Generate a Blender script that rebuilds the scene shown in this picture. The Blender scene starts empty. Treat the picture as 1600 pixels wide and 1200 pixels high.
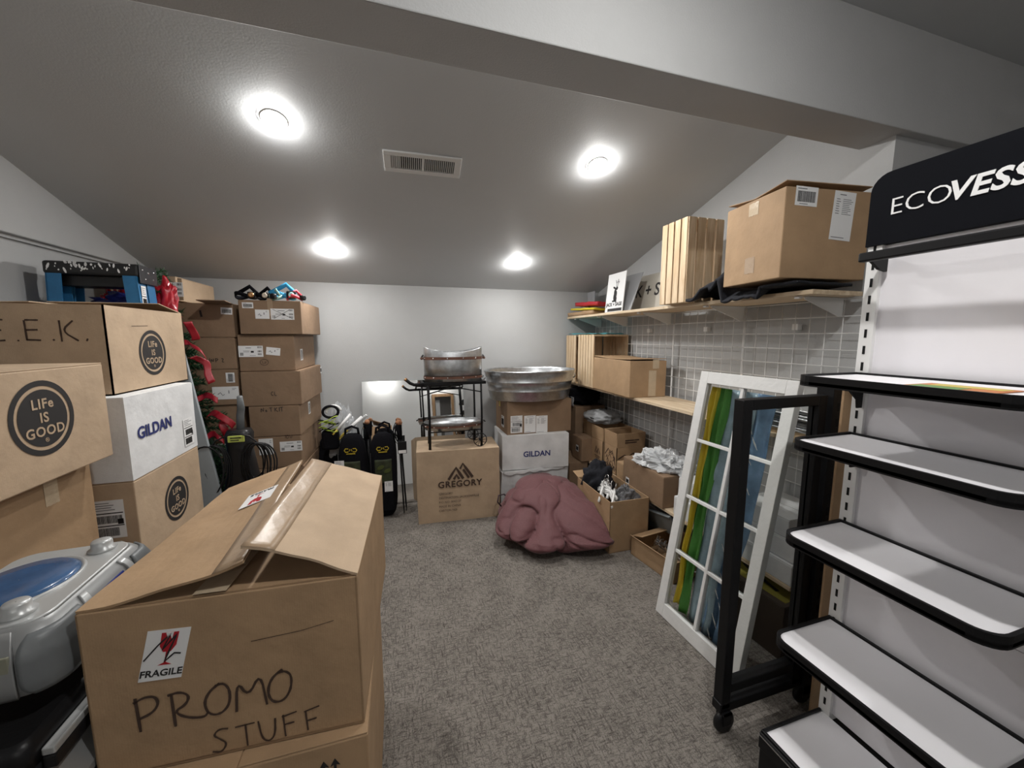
import bpy, bmesh, math, random
from math import pi, sin, cos, radians, sqrt
from mathutils import Vector, Matrix, noise

random.seed(7)
SC = bpy.context.scene
COL = SC.collection
# ------------------------------------------------------------------ camera
CAM_H = 1.45
YAW, PIT = radians(17.05), radians(-7.0)
FPX = 600.0                                   # focal length in pixels of the 1600x1200 frame
FW = Vector((sin(YAW)*cos(PIT), cos(YAW)*cos(PIT), sin(PIT)))
RT = Vector((cos(YAW), -sin(YAW), 0.0))
UP = RT.cross(FW)
EYE = Vector((0, 0, CAM_H))
cd = bpy.data.cameras.new('camera')
cd.sensor_width = 36.0
cd.lens = FPX/1600*36.0
cd.clip_start = 0.02
cam = bpy.data.objects.new('camera', cd)
COL.objects.link(cam)
cam.matrix_world = Matrix(((RT.x, UP.x, -FW.x, 0), (RT.y, UP.y, -FW.y, 0), (RT.z, UP.z, -FW.z, CAM_H), (0, 0, 0, 1)))
SC.camera = cam
# ------------------------------------------------------------------ world, exposure
W = bpy.data.worlds.new('world'); SC.world = W
W.use_nodes = True
W.node_tree.nodes['Background'].inputs[0].default_value = (0.02, 0.021, 0.023, 1)
W.node_tree.nodes['Background'].inputs[1].default_value = 1.0
SC.view_settings.view_transform = 'Standard'
SC.view_settings.look = 'None'
SC.view_settings.exposure = 0.48
SC.view_settings.gamma = 1.0
SC.view_settings.use_curve_mapping = False
LAMP_STRENGTH = 430.0                         # the recessed LED lamps are the only light
LAMP_FAR = [(-0.457, 1.999), (1.097, 1.985), (-0.397, 3.039), (0.988, 3.063)]
LAMP_NEAR = [(0.58, 0.36), (-0.30, -2.42), (1.05, -2.42)]

# ------------------------------------------------------------------ room numbers
XL, XR, YB = -1.64, 2.006, 3.55
CEIL0, SLOPE = 1.893, 0.3137                  # sloped ceiling: z = CEIL0 + SLOPE*(YB-y)
BEAM_Y0, BEAM_Y1, BEAM_Z = 1.115, 1.29, 2.274
ZN = 2.64                                     # flat ceiling of the near half
YN, XN = -2.6, 3.2
def ceil_z(y): return CEIL0 + SLOPE*(YB-y)

def ray(px, py): return FW + RT*((px-800)/FPX) + UP*((600-py)/FPX)
def on_plane(px, py, p0, n):
    d = ray(px, py); t = (p0-EYE).dot(n)/d.dot(n)
    return EYE + d*t

# ------------------------------------------------------------------ materials
MATS = {}
def mat(name, col, rough=0.7, metal=0.0, var=0.0, vscale=12.0, bump=0.0, bscale=80.0, stretch=(1, 1, 1),
        trans=0.0, ior=1.45, coat=0.0, sheen=0.0, spec=None, emis=0.0):
    if name in MATS: return MATS[name]
    m = bpy.data.materials.new(name); m.use_nodes = True
    nt = m.node_tree; b = nt.nodes['Principled BSDF']
    b.inputs['Base Color'].default_value = (*col, 1)
    b.inputs['Roughness'].default_value = rough
    b.inputs['Metallic'].default_value = metal
    b.inputs['Transmission Weight'].default_value = trans
    b.inputs['IOR'].default_value = ior
    b.inputs['Coat Weight'].default_value = coat
    b.inputs['Sheen Weight'].default_value = sheen
    if spec is not None: b.inputs['Specular IOR Level'].default_value = spec
    if emis:
        b.inputs['Emission Color'].default_value = (*col, 1); b.inputs['Emission Strength'].default_value = emis
    if var or bump:
        tc = nt.nodes.new('ShaderNodeTexCoord'); mp = nt.nodes.new('ShaderNodeMapping')
        mp.inputs['Scale'].default_value = stretch
        nt.links.new(tc.outputs['Object'], mp.inputs['Vector'])
    if var:
        n = nt.nodes.new('ShaderNodeTexNoise'); n.inputs['Scale'].default_value = vscale
        n.inputs['Detail'].default_value = 6; n.inputs['Roughness'].default_value = 0.65
        nt.links.new(mp.outputs[0], n.inputs['Vector'])
        cr = nt.nodes.new('ShaderNodeValToRGB')
        cr.color_ramp.elements[0].position = 0.3; cr.color_ramp.elements[1].position = 0.7
        cr.color_ramp.elements[0].color = (*[c*(1-var) for c in col], 1)
        cr.color_ramp.elements[1].color = (*[min(1, c*(1+var)) for c in col], 1)
        nt.links.new(n.outputs['Fac'], cr.inputs[0]); nt.links.new(cr.outputs[0], b.inputs['Base Color'])
    if bump:
        n2 = nt.nodes.new('ShaderNodeTexNoise'); n2.inputs['Scale'].default_value = bscale
        n2.inputs['Detail'].default_value = 4
        nt.links.new(mp.outputs[0], n2.inputs['Vector'])
        bp = nt.nodes.new('ShaderNodeBump'); bp.inputs['Strength'].default_value = bump; bp.inputs['Distance'].default_value = 0.01
        nt.links.new(n2.outputs['Fac'], bp.inputs['Height']); nt.links.new(bp.outputs[0], b.inputs['Normal'])
    MATS[name] = m
    return m

def kraft(name, col):
    """corrugated board: fibre speckle, faint flute lines, soft dents"""
    if name in MATS: return MATS[name]
    m = bpy.data.materials.new(name); m.use_nodes = True
    nt = m.node_tree; b = nt.nodes['Principled BSDF']; L = nt.links.new
    b.inputs['Roughness'].default_value = 0.72; b.inputs['Specular IOR Level'].default_value = 0.3
    tc = nt.nodes.new('ShaderNodeTexCoord')
    n1 = nt.nodes.new('ShaderNodeTexNoise'); n1.inputs['Scale'].default_value = 9; n1.inputs['Detail'].default_value = 5
    n2 = nt.nodes.new('ShaderNodeTexNoise'); n2.inputs['Scale'].default_value = 420; n2.inputs['Detail'].default_value = 2
    L(tc.outputs['Object'], n1.inputs['Vector']); L(tc.outputs['Object'], n2.inputs['Vector'])
    ad = nt.nodes.new('ShaderNodeMath'); ad.operation = 'MULTIPLY_ADD'; ad.inputs[1].default_value = 0.35
    L(n2.outputs['Fac'], ad.inputs[0]); L(n1.outputs['Fac'], ad.inputs[2])
    cr = nt.nodes.new('ShaderNodeValToRGB'); cr.color_ramp.elements[0].position = 0.45; cr.color_ramp.elements[1].position = 0.9
    cr.color_ramp.elements[0].color = (*[c*0.88 for c in col], 1); cr.color_ramp.elements[1].color = (*[min(1, c*1.08) for c in col], 1)
    L(ad.outputs[0], cr.inputs[0]); L(cr.outputs[0], b.inputs['Base Color'])
    wv = nt.nodes.new('ShaderNodeTexWave'); wv.inputs['Scale'].default_value = 90; wv.inputs['Distortion'].default_value = 0.4
    mp = nt.nodes.new('ShaderNodeMapping'); mp.inputs['Rotation'].default_value = (0, 0, 0.7854)
    L(tc.outputs['Object'], mp.inputs['Vector']); L(mp.outputs[0], wv.inputs['Vector'])
    n3 = nt.nodes.new('ShaderNodeTexNoise'); n3.inputs['Scale'].default_value = 14; n3.inputs['Detail'].default_value = 4
    L(tc.outputs['Object'], n3.inputs['Vector'])
    mx = nt.nodes.new('ShaderNodeMath'); mx.operation = 'MULTIPLY_ADD'; mx.inputs[1].default_value = 0.010
    L(wv.outputs['Fac'], mx.inputs[0]); L(n3.outputs['Fac'], mx.inputs[2])
    bp = nt.nodes.new('ShaderNodeBump'); bp.inputs['Strength'].default_value = 0.35; bp.inputs['Distance'].default_value = 0.012
    L(mx.outputs[0], bp.inputs['Height']); L(bp.outputs[0], b.inputs['Normal'])
    MATS[name] = m
    return m

def wood(name, c0, c1, axis='Z', scale=6.0, rough=0.6):
    if name in MATS: return MATS[name]
    m = bpy.data.materials.new(name); m.use_nodes = True
    nt = m.node_tree; b = nt.nodes['Principled BSDF']; L = nt.links.new
    b.inputs['Roughness'].default_value = rough
    tc = nt.nodes.new('ShaderNodeTexCoord'); mp = nt.nodes.new('ShaderNodeMapping')
    s = {'X': (0.12, 1, 1), 'Y': (1, 0.12, 1), 'Z': (1, 1, 0.12)}[axis]
    mp.inputs['Scale'].default_value = [k*scale for k in s]
    L(tc.outputs['Object'], mp.inputs['Vector'])
    n = nt.nodes.new('ShaderNodeTexNoise'); n.inputs['Scale'].default_value = 5; n.inputs['Detail'].default_value = 7; n.inputs['Distortion'].default_value = 1.2
    L(mp.outputs[0], n.inputs['Vector'])
    cr = nt.nodes.new('ShaderNodeValToRGB'); cr.color_ramp.elements[0].position = 0.35; cr.color_ramp.elements[1].position = 0.68
    cr.color_ramp.elements[0].color = (*c0, 1); cr.color_ramp.elements[1].color = (*c1, 1)
    L(n.outputs['Fac'], cr.inputs[0]); L(cr.outputs[0], b.inputs['Base Color'])
    bp = nt.nodes.new('ShaderNodeBump'); bp.inputs['Strength'].default_value = 0.15; bp.inputs['Distance'].default_value = 0.005
    L(n.outputs['Fac'], bp.inputs['Height']); L(bp.outputs[0], b.inputs['Normal'])
    MATS[name] = m
    return m

def carpet_mat():
    m = bpy.data.materials.new('carpet'); m.use_nodes = True
    nt = m.node_tree; b = nt.nodes['Principled BSDF']; L = nt.links.new
    b.inputs['Roughness'].default_value = 0.95; b.inputs['Specular IOR Level'].default_value = 0.1
    tc = nt.nodes.new('ShaderNodeTexCoord')
    def nz(scale, sx, sy, det=4, dist=0.0):
        mp = nt.nodes.new('ShaderNodeMapping'); mp.inputs['Scale'].default_value = (sx, sy, 1)
        mp.inputs['Rotation'].default_value = (0, 0, 0.15)
        L(tc.outputs['Object'], mp.inputs['Vector'])
        n = nt.nodes.new('ShaderNodeTexNoise'); n.inputs['Scale'].default_value = scale; n.inputs['Detail'].default_value = det
        n.inputs['Distortion'].default_value = dist
        L(mp.outputs[0], n.inputs['Vector']); return n
    a = nz(30, 1, 4.5, 4, 0.3); c = nz(30, 4.5, 1, 4, 0.3); d = nz(230, 1, 1, 3); e = nz(7, 1, 1, 3)
    mul = nt.nodes.new('ShaderNodeMath'); mul.operation = 'MINIMUM'
    L(a.outputs['Fac'], mul.inputs[0]); L(c.outputs['Fac'], mul.inputs[1])
    s1 = nt.nodes.new('ShaderNodeMath'); s1.operation = 'MULTIPLY_ADD'; s1.inputs[1].default_value = 0.62
    L(d.outputs['Fac'], s1.inputs[0]); L(mul.outputs[0], s1.inputs[2])
    s2 = nt.nodes.new('ShaderNodeMath'); s2.operation = 'MULTIPLY_ADD'; s2.inputs[1].default_value = 0.25
    L(e.outputs['Fac'], s2.inputs[0]); L(s1.outputs[0], s2.inputs[2])
    cr = nt.nodes.new('ShaderNodeValToRGB')
    E = cr.color_ramp.elements
    E[0].position = 0.62; E[0].color = (0.052, 0.046, 0.040, 1)
    E[1].position = 1.06; E[1].color = (0.240, 0.218, 0.195, 1)
    k = E.new(0.82); k.color = (0.132, 0.119, 0.106, 1)
    L(s2.outputs[0], cr.inputs[0]); L(cr.outputs[0], b.inputs['Base Color'])
    bp = nt.nodes.new('ShaderNodeBump'); bp.inputs['Strength'].default_value = 0.4; bp.inputs['Distance'].default_value = 0.006
    L(s2.outputs[0], bp.inputs['Height']); L(bp.outputs[0], b.inputs['Normal'])
    return m

WALL = mat('wall_paint', (0.445, 0.45, 0.452), 0.75, var=0.03, vscale=3, bump=0.12, bscale=160)
CEILM = mat('ceiling_paint', (0.565, 0.58, 0.59), 0.6, var=0.02, vscale=2, bump=0.06, bscale=140)
KR = kraft('kraft_board', (0.395, 0.262, 0.152))
KRL = kraft('kraft_board_light', (0.475, 0.352, 0.240))
KRD = kraft('kraft_board_dark', (0.30, 0.185, 0.110))
KRS = kraft('kraft_board_shaded', (0.255, 0.168, 0.106))  # kraft darkened for the dimly lit back left stacks: shade put into the colour
KRW = kraft('white_board', (0.74, 0.745, 0.75))
INK = mat('black_ink', (0.02, 0.018, 0.018), 0.7)
INKB = mat('brown_ink', (0.06, 0.035, 0.025), 0.8)
NAVY = mat('navy_ink', (0.025, 0.035, 0.16), 0.6)
RED = mat('red_ink', (0.42, 0.012, 0.022), 0.5)
PAPER = mat('white_paper', (0.80, 0.80, 0.80), 0.55)
GREYI = mat('grey_ink', (0.16, 0.16, 0.17), 0.7)
TAPE = mat('packing_tape', (0.55, 0.44, 0.31), 0.22, var=0.08, vscale=20, bump=0.15, bscale=60)
TAPEC = mat('clear_tape', (0.36, 0.255, 0.165), 0.33, var=0.10, vscale=25, bump=0.12, bscale=35)
BLACK = mat('black_metal', (0.009, 0.009, 0.010), 0.45, spec=0.25)
BLACKP = mat('black_plastic', (0.011, 0.011, 0.012), 0.38, spec=0.3, bump=0.05, bscale=120)
BLACKF = mat('black_fabric', (0.007, 0.007, 0.009), 0.9, spec=0.1, bump=0.3, bscale=90)
WHITEM = mat('white_enamel', (0.78, 0.78, 0.77), 0.4)
WHITEP = mat('white_paint_wood', (0.74, 0.74, 0.73), 0.55, var=0.04, vscale=20, bump=0.1, bscale=60)
GALV = mat('galvanized_steel', (0.56, 0.58, 0.60), 0.34, 1.0, var=0.22, vscale=26, bump=0.12, bscale=30)
CHROME = mat('bright_metal', (0.72, 0.73, 0.74), 0.22, 1.0)
SILVER = mat('silver_plastic', (0.27, 0.275, 0.275), 0.38, 0.3)
SILVERL = mat('light_silver_plastic', (0.44, 0.45, 0.45), 0.33, 0.3)
GREYP = mat('grey_plastic', (0.14, 0.15, 0.155), 0.4)
PINE = wood('pine_wood', (0.56, 0.40, 0.24), (0.74, 0.585, 0.40))
PINEY = wood('pine_wood_long', (0.56, 0.42, 0.27), (0.76, 0.63, 0.46), 'Y')
GLASS = mat('clear_glass', (0.96, 0.98, 0.97), 0.02, trans=1.0, ior=1.03, spec=0.4)
FILM = mat('plastic_film', (0.93, 0.95, 0.97), 0.16, trans=0.82, ior=1.16, spec=0.9)
FILMW = mat('bubble_film', (0.92, 0.94, 0.96), 0.14, trans=0.45, ior=1.25, spec=0.9)

# ------------------------------------------------------------------ mesh builder
class MB:
    def __init__(s): s.bm = bmesh.new(); s.mats = []
    def mi(s, m):
        if m not in s.mats: s.mats.append(m)
        return s.mats.index(m)
    def _set(s, faces, m, smooth=False):
        i = s.mi(m)
        for f in faces: f.material_index = i; f.smooth = smooth
        return faces
    def box(s, c, size, m, rot=None, bev=0.0):
        M = Matrix.Translation(c)
        if rot is not None: M = M @ rot.to_4x4()
        M = M @ Matrix.Diagonal((*size, 1))
        r = bmesh.ops.create_cube(s.bm, size=1.0, matrix=M)
        fs = {f for v in r['verts'] for f in v.link_faces}
        if bev > 0:
            es = list({e for f in fs for e in f.edges})
            rb = bmesh.ops.bevel(s.bm, geom=es, offset=bev, segments=2, affect='EDGES', profile=0.5)
            fs = {f for v in rb['verts'] for f in v.link_faces} | {f for f in fs if f.is_valid} | set(rb['faces'])
        s._set(fs, m); return s
    def span(s, a, b, m, bev=0.0):
        c = [(a[i]+b[i])/2 for i in range(3)]
        return s.box(c, [abs(b[i]-a[i]) for i in range(3)], m, bev=bev)
    def quad(s, pts, m, smooth=False):
        f = s.bm.faces.new([s.bm.verts.new(p) for p in pts]); s._set([f], m, smooth); return s
    def prism(s, poly, z0, z1, m, M=None, smooth=False):
        M = M or Matrix.Identity(4)
        lo = [s.bm.verts.new(M @ Vector((x, y, z0))) for x, y in poly]
        hi = [s.bm.verts.new(M @ Vector((x, y, z1))) for x, y in poly]
        n = len(poly); fs = [s.bm.faces.new(lo[::-1]), s.bm.faces.new(hi)]
        for i in range(n): fs.append(s.bm.faces.new((lo[i], lo[(i+1) % n], hi[(i+1) % n], hi[i])))
        s._set(fs, m)
        if smooth:
            for f in fs[2:]: f.smooth = True
        return s
    def tube(s, pts, r, m, seg=8, closed=False, flat=1.0):
        pts = [Vector(p) for p in pts]; n = len(pts); rings = []
        rr = r if isinstance(r, (list, tuple)) else [r]*n
        prev = None
        for i, p in enumerate(pts):
            if closed: t = pts[(i+1) % n]-pts[i-1]
            else: t = pts[min(i+1, n-1)]-pts[max(i-1, 0)]
            t.normalize()
            if prev is None:
                a = Vector((0, 0, 1)) if abs(t.z) < 0.9 else Vector((1, 0, 0))
                u = t.cross(a).normalized()
            else:
                u = (prev - t*prev.dot(t))
                u = u.normalized() if u.length > 1e-6 else t.orthogonal().normalized()
            prev = u; v = t.cross(u)
            rings.append([s.bm.verts.new(p + u*(rr[i]*cos(2*pi*k/seg)) + v*(rr[i]*flat*sin(2*pi*k/seg))) for k in range(seg)])
        fs = []
        for i in range(n if closed else n-1):
            A, B = rings[i], rings[(i+1) % n]
            for k in range(seg): fs.append(s.bm.faces.new((A[k], A[(k+1) % seg], B[(k+1) % seg], B[k])))
        if not closed: fs += [s.bm.faces.new(rings[0][::-1]), s.bm.faces.new(rings[-1])]
        s._set(fs, m, True); return s
    def lathe(s, prof, m, c=(0, 0, 0), seg=32, sx=1.0, sy=1.0, closed=False, topf=None, M=None):
        """profile [(r,z)], elliptical by sx, sy; topf(angle)->dz added to the last points"""
        M = M or Matrix.Identity(4); rings = []
        for j, (r, z) in enumerate(prof):
            ring = []
            for k in range(seg):
                a = 2*pi*k/seg; dz = topf(a, j) if topf else 0.0
                ring.append(s.bm.verts.new(M @ Vector((c[0]+r*sx*cos(a), c[1]+r*sy*sin(a), c[2]+z+dz))))
            rings.append(ring)
        fs = []
        for j in range(len(rings)-1):
            for k in range(seg):
                fs.append(s.bm.faces.new((rings[j][k], rings[j][(k+1) % seg], rings[j+1][(k+1) % seg], rings[j+1][k])))
        caps = []
        if closed: caps = [s.bm.faces.new(rings[0][::-1]), s.bm.faces.new(rings[-1])]
        s._set(fs, m, True); s._set(caps, m); return s
    def blob(s, fn, m, nu=48, nv=24, smooth=True):
        """closed surface from fn(theta, phi) -> point, phi 0 (bottom) .. pi (top)"""
        bot = s.bm.verts.new(fn(0, 0)); top = s.bm.verts.new(fn(0, pi)); R = []
        for j in range(1, nv): R.append([s.bm.verts.new(fn(2*pi*i/nu, pi*j/nv)) for i in range(nu)])
        fs = []
        for i in range(nu):
            fs.append(s.bm.faces.new((bot, R[0][(i+1) % nu], R[0][i])))
            fs.append(s.bm.faces.new((top, R[-1][i], R[-1][(i+1) % nu])))
            for j in range(nv-2): fs.append(s.bm.faces.new((R[j][i], R[j][(i+1) % nu], R[j+1][(i+1) % nu], R[j+1][i])))
        s._set(fs, m, smooth); return s
    def sheet(s, fn, nu, nv, m, thick=0.002, smooth=True):
        """double-sided sheet with thickness from fn(u,v)->point, u,v in 0..1"""
        P = [[Vector(fn(i/nu, j/nv)) for j in range(nv+1)] for i in range(nu+1)]
        def nrm(i, j):
            a = P[min(i+1, nu)][j]-P[max(i-1, 0)][j]; b = P[i][min(j+1, nv)]-P[i][max(j-1, 0)]
            n = a.cross(b); return n.normalized() if n.length > 1e-9 else Vector((0, 0, 1))
        A = [[s.bm.verts.new(P[i][j]+nrm(i, j)*thick/2) for j in range(nv+1)] for i in range(nu+1)]
        B = [[s.bm.verts.new(P[i][j]-nrm(i, j)*thick/2) for j in range(nv+1)] for i in range(nu+1)]
        fs = []
        for i in range(nu):
            for j in range(nv):
                fs.append(s.bm.faces.new((A[i][j], A[i+1][j], A[i+1][j+1], A[i][j+1])))
                fs.append(s.bm.faces.new((B[i][j], B[i][j+1], B[i+1][j+1], B[i+1][j])))
        for i in range(nu):
            fs.append(s.bm.faces.new((A[i][0], B[i][0], B[i+1][0], A[i+1][0])))
            fs.append(s.bm.faces.new((A[i][nv], A[i+1][nv], B[i+1][nv], B[i][nv])))
        for j in range(nv):
            fs.append(s.bm.faces.new((A[0][j], A[0][j+1], B[0][j+1], B[0][j])))
            fs.append(s.bm.faces.new((A[nu][j], B[nu][j], B[nu][j+1], A[nu][j+1])))
        s._set(fs, m, smooth); return s
    def text(s, txt, size, m, M, bold=0.0, shear=0.0, depth=0.0006, space=1.0, align='CENTER'):
        cu = bpy.data.curves.new('lettering', 'FONT'); cu.body = txt; cu.size = size; cu.align_x = align; cu.align_y = 'CENTER'
        cu.offset = bold; cu.shear = shear; cu.extrude = depth/2; cu.space_character = space; cu.resolution_u = 3
        o = bpy.data.objects.new('lettering', cu)
        me = bpy.data.meshes.new_from_object(o)
        i = s.mi(m); off = len(s.bm.verts)
        vs = [s.bm.verts.new(M @ v.co) for v in me.vertices]
        for p in me.polygons:
            try:
                f = s.bm.faces.new([vs[k] for k in p.vertices]); f.material_index = i
            except ValueError: pass
        bpy.data.objects.remove(o); bpy.data.curves.remove(cu); bpy.data.meshes.remove(me)
        return s
    def strokes(s, lines, w, m, M, z=0.0005, smooth=False):
        """felt-pen strokes: flat ribbons on the xy plane of M"""
        for ln in lines:
            ln = [Vector(p) for p in ln]
            for _ in range(2 if smooth else 0):
                ln = [ln[0]]+[q for i in range(len(ln)-1) for q in (ln[i]*.75+ln[i+1]*.25, ln[i]*.25+ln[i+1]*.75)]+[ln[-1]]
            pts = []
            for k in range(len(ln)-1):
                a, b = Vector(ln[k]), Vector(ln[k+1]); n = max(1, int((b-a).length/(w*2)))
                for q in range(n): pts.append(a+(b-a)*q/n)
            pts.append(Vector(ln[-1]))
            L, R = [], []
            for k, p in enumerate(pts):
                t = pts[min(k+1, len(pts)-1)]-pts[max(k-1, 0)]
                t = t.normalized() if t.length > 0 else Vector((1, 0))
                nn = Vector((-t.y, t.x))*w*0.5*random.uniform(0.8, 1.15)
                L.append(p+nn); R.append(p-nn)
            up = [s.bm.verts.new(M @ Vector((p.x, p.y, z))) for p in L]; dn = [s.bm.verts.new(M @ Vector((p.x, p.y, z))) for p in R]
            fs = [s.bm.faces.new((dn[k], dn[k+1], up[k+1], up[k])) for k in range(len(pts)-1)]
            s._set(fs, m)
        return s
    def build(s, name, parent=None, loc=None, rot=None, solid=True):
        if solid: bmesh.ops.recalc_face_normals(s.bm, faces=s.bm.faces[:])
        me = bpy.data.meshes.new(name); s.bm.to_mesh(me); s.bm.free()
        for m in s.mats: me.materials.append(m)
        o = bpy.data.objects.new(name, me); COL.objects.link(o)
        if parent: o.parent = parent
        if loc is not None: o.location = loc
        if rot is not None: o.rotation_euler = rot
        return o

def tag(o, label, cat, group=None, kind=None):
    o['label'] = label; o['category'] = cat
    if group: o['group'] = group
    if kind: o['kind'] = kind
    return o
def thing(name, label, cat, loc=(0, 0, 0), rz=0.0, group=None):
    o = bpy.data.objects.new(name, None); COL.objects.link(o)
    o.empty_display_size = 0.1
    o.location = loc; o.rotation_euler = (0, 0, rz)
    return tag(o, label, cat, group)
def struct(o, label=None, cat=None):
    o['kind'] = 'structure'
    if label: o['label'] = label
    if cat: o['category'] = cat
    return o
def dup(root, label, loc=None, rz=None):
    r = root.copy(); COL.objects.link(r); r['label'] = label
    if loc is not None: r.location = loc
    if rz is not None: r.rotation_euler = (0, 0, rz)
    for ch in list(root.children):
        c = ch.copy(); COL.objects.link(c); c.parent = r
        for g in list(ch.children):
            d = g.copy(); COL.objects.link(d); d.parent = c
    return r
def RZ(a): return Matrix.Rotation(a, 4, 'Z')
def RX(a): return Matrix.Rotation(a, 4, 'X')
def RY(a): return Matrix.Rotation(a, 4, 'Y')
def T(x, y, z): return Matrix.Translation((x, y, z))
def frame(o, u, v):
    """matrix with origin o, x axis u, y axis v"""
    u = Vector(u).normalized(); v = Vector(v).normalized(); n = u.cross(v); o = Vector(o)
    return Matrix(((u.x, v.x, n.x, o.x), (u.y, v.y, n.y, o.y), (u.z, v.z, n.z, o.z), (0, 0, 0, 1)))
def nz(x, y, z=0.0): return noise.noise(Vector((x, y, z)))

# ================================================================== the room
def room():
    m = MB(); m.quad([(XL-0.3, YN, 0), (XN, YN, 0), (XN, YB+0.1, 0), (XL-0.3, YB+0.1, 0)], carpet_mat())
    struct(m.build('floor', solid=False), 'grey brown woven carpet', 'floor')
    # sloped ceiling slab over the far half, flat ceiling over the near half
    m = MB(); y0 = BEAM_Y1-0.02
    m.prism([(y0, ceil_z(y0)), (YB+0.05, ceil_z(YB+0.05)), (YB+0.05, ceil_z(YB+0.05)+0.1), (y0, ceil_z(y0)+0.1)], XL-0.3, XR+0.3, CEILM,
            Matrix(((0, 0, 1, 0), (1, 0, 0, 0), (0, 1, 0, 0), (0, 0, 0, 1))))
    m.span((XL-0.3, YN-0.1, ZN), (XN+0.1, BEAM_Y0+0.02, ZN+0.1), CEILM)
    struct(m.build('ceiling'), 'sloped plaster ceiling falling to the back wall', 'ceiling')
    m = MB(); m.span((XL-0.3, YB, -0.02), (XR+0.3, YB+0.1, 2.1), WALL)
    struct(m.build('wall_back'), 'pale grey low back wall', 'wall')
    m = MB(); m.span((XR, 1.154, -0.02), (XN+0.1, YB+0.1, ZN+0.02), WALL)
    struct(m.build('wall_right'), 'pale grey right wall that ends under the beam', 'wall')
    m = MB(); m.span((XN, YN-0.1, -0.02), (XN+0.1, 1.3, ZN+0.02), WALL)
    struct(m.build('wall_near_right'), None, None)
    m = MB(); m.span((XL-0.16, YN-0.1, -0.02), (XL-0.05, YB+0.1, 1.9), WALL)
    m.span((XL-0.16, YN-0.1, 1.915), (XL, YB+0.1, ZN+0.05), WALL, bev=0.006)
    m.span((XL-0.16, YN-0.1, 1.9), (XL-0.03, YB+0.1, 1.916), WALL)
    struct(m.build('wall_left'), 'pale grey left wall with an overhanging upper part', 'wall')
    # wall behind the camera with a timber framed door opening
    m = MB(); dx0, dx1, dz = 0.93, 1.33, 2.03
    m.span((XL-0.16, YN-0.1, -0.02), (dx0, YN, ZN+0.02), mat('lit_wall_paint', (0.80, 0.80, 0.79), 0.7)); m.span((dx1, YN-0.1, -0.02), (XN+0.1, YN, ZN+0.02), mat('lit_wall_paint', (0.80, 0.80, 0.79), 0.7))  # paint whitened in place of stronger light, so the mirror shows brighter
    m.span((dx0, YN-0.1, dz), (dx1, YN, ZN+0.02), mat('lit_wall_paint', (0.80, 0.80, 0.79), 0.7))
    struct(m.build('wall_front'), None, None)
    m = MB(); oak = wood('oak_trim', (0.30, 0.17, 0.08), (0.42, 0.26, 0.13))
    for a, b in (((dx0-0.07, YN, 0), (dx0, YN+0.02, dz+0.07)), ((dx1, YN, 0), (dx1+0.07, YN+0.02, dz+0.07)), ((dx0, YN, dz), (dx1, YN+0.02, dz+0.07))):
        m.span(a, b, oak)
    m.span((dx0, YN-0.06, 0), (dx1, YN-0.03, dz), mat('dark_door', (0.05, 0.045, 0.04), 0.4))
    m.span((dx0+0.02, YN-0.03, 0.05), (dx0+0.12, YN-0.02, 1.95), WALL); m.span((dx0+.2, YN-.03, .1), (dx1, YN-.02, 1.3), mat('grey_beyond', (.3, .3, .3), .8))
    struct(m.build('door_1'), None, None)
    m = MB(); m.span((XL-0.1, BEAM_Y0, BEAM_Z), (XN+0.05, BEAM_Y1, ZN+0.06), WALL, bev=0.004)
    struct(m.build('trim_1'), 'plastered beam across the room', 'beam')
room()

# ================================================================== lamps and vent
LED = bpy.data.materials.new('led_lens'); LED.use_nodes = True
_b = LED.node_tree.nodes['Principled BSDF']
_b.inputs['Base Color'].default_value = (0.9, 0.9, 0.9, 1); _b.inputs['Emission Color'].default_value = (1.0, 0.98, 0.95, 1)
_b.inputs['Emission Strength'].default_value = LAMP_STRENGTH
LEDN = LED.copy(); LEDN.name = 'led_lens_near'
LEDN.node_tree.nodes['Principled BSDF'].inputs['Emission Strength'].default_value = LAMP_STRENGTH*1.5
LEDR = LED.copy(); LEDR.name = 'led_lens_rear'
LEDR.node_tree.nodes['Principled BSDF'].inputs['Emission Strength'].default_value = LAMP_STRENGTH*0.8
def downlight(label, loc, tilt, led=LED):
    t = thing('recessed_downlight', label, 'ceiling light', loc, 0, 'recessed ceiling downlights')
    t.rotation_euler = (tilt, 0, 0)
    m = MB(); m.lathe([(0.043, -0.002), (0.046, -0.006), (0.053, -0.005), (0.056, 0.0)], WHITEM, seg=40); m.build('trim_ring', t)
    m = MB(); m.lathe([(0.0005, -0.021), (0.018, -0.0200), (0.032, -0.015), (0.040, -0.008), (0.0432, -0.001)], led, seg=32); m.build('lens', t)
    return t
tl = math.atan(-SLOPE)
for (x, y), lb in zip(LAMP_FAR, ('glowing recessed downlight nearest on the left slope beside the vent', 'glowing recessed downlight on the right below the beam',
                                 'small glowing downlight low on the ceiling above the left box stacks', 'small glowing downlight low on the ceiling above the oval tub')):
    downlight(lb, (x, y, ceil_z(y)-0.001), tl)
for (x, y), lb in zip(LAMP_NEAR, ('recessed downlight in the flat ceiling just this side of the beam',
                                  'recessed downlight behind the camera on the left', 'recessed downlight behind the camera on the right')):
    downlight(lb, (x, y, ZN-0.001), 0, LEDN if y > 0 else LEDR)
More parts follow.
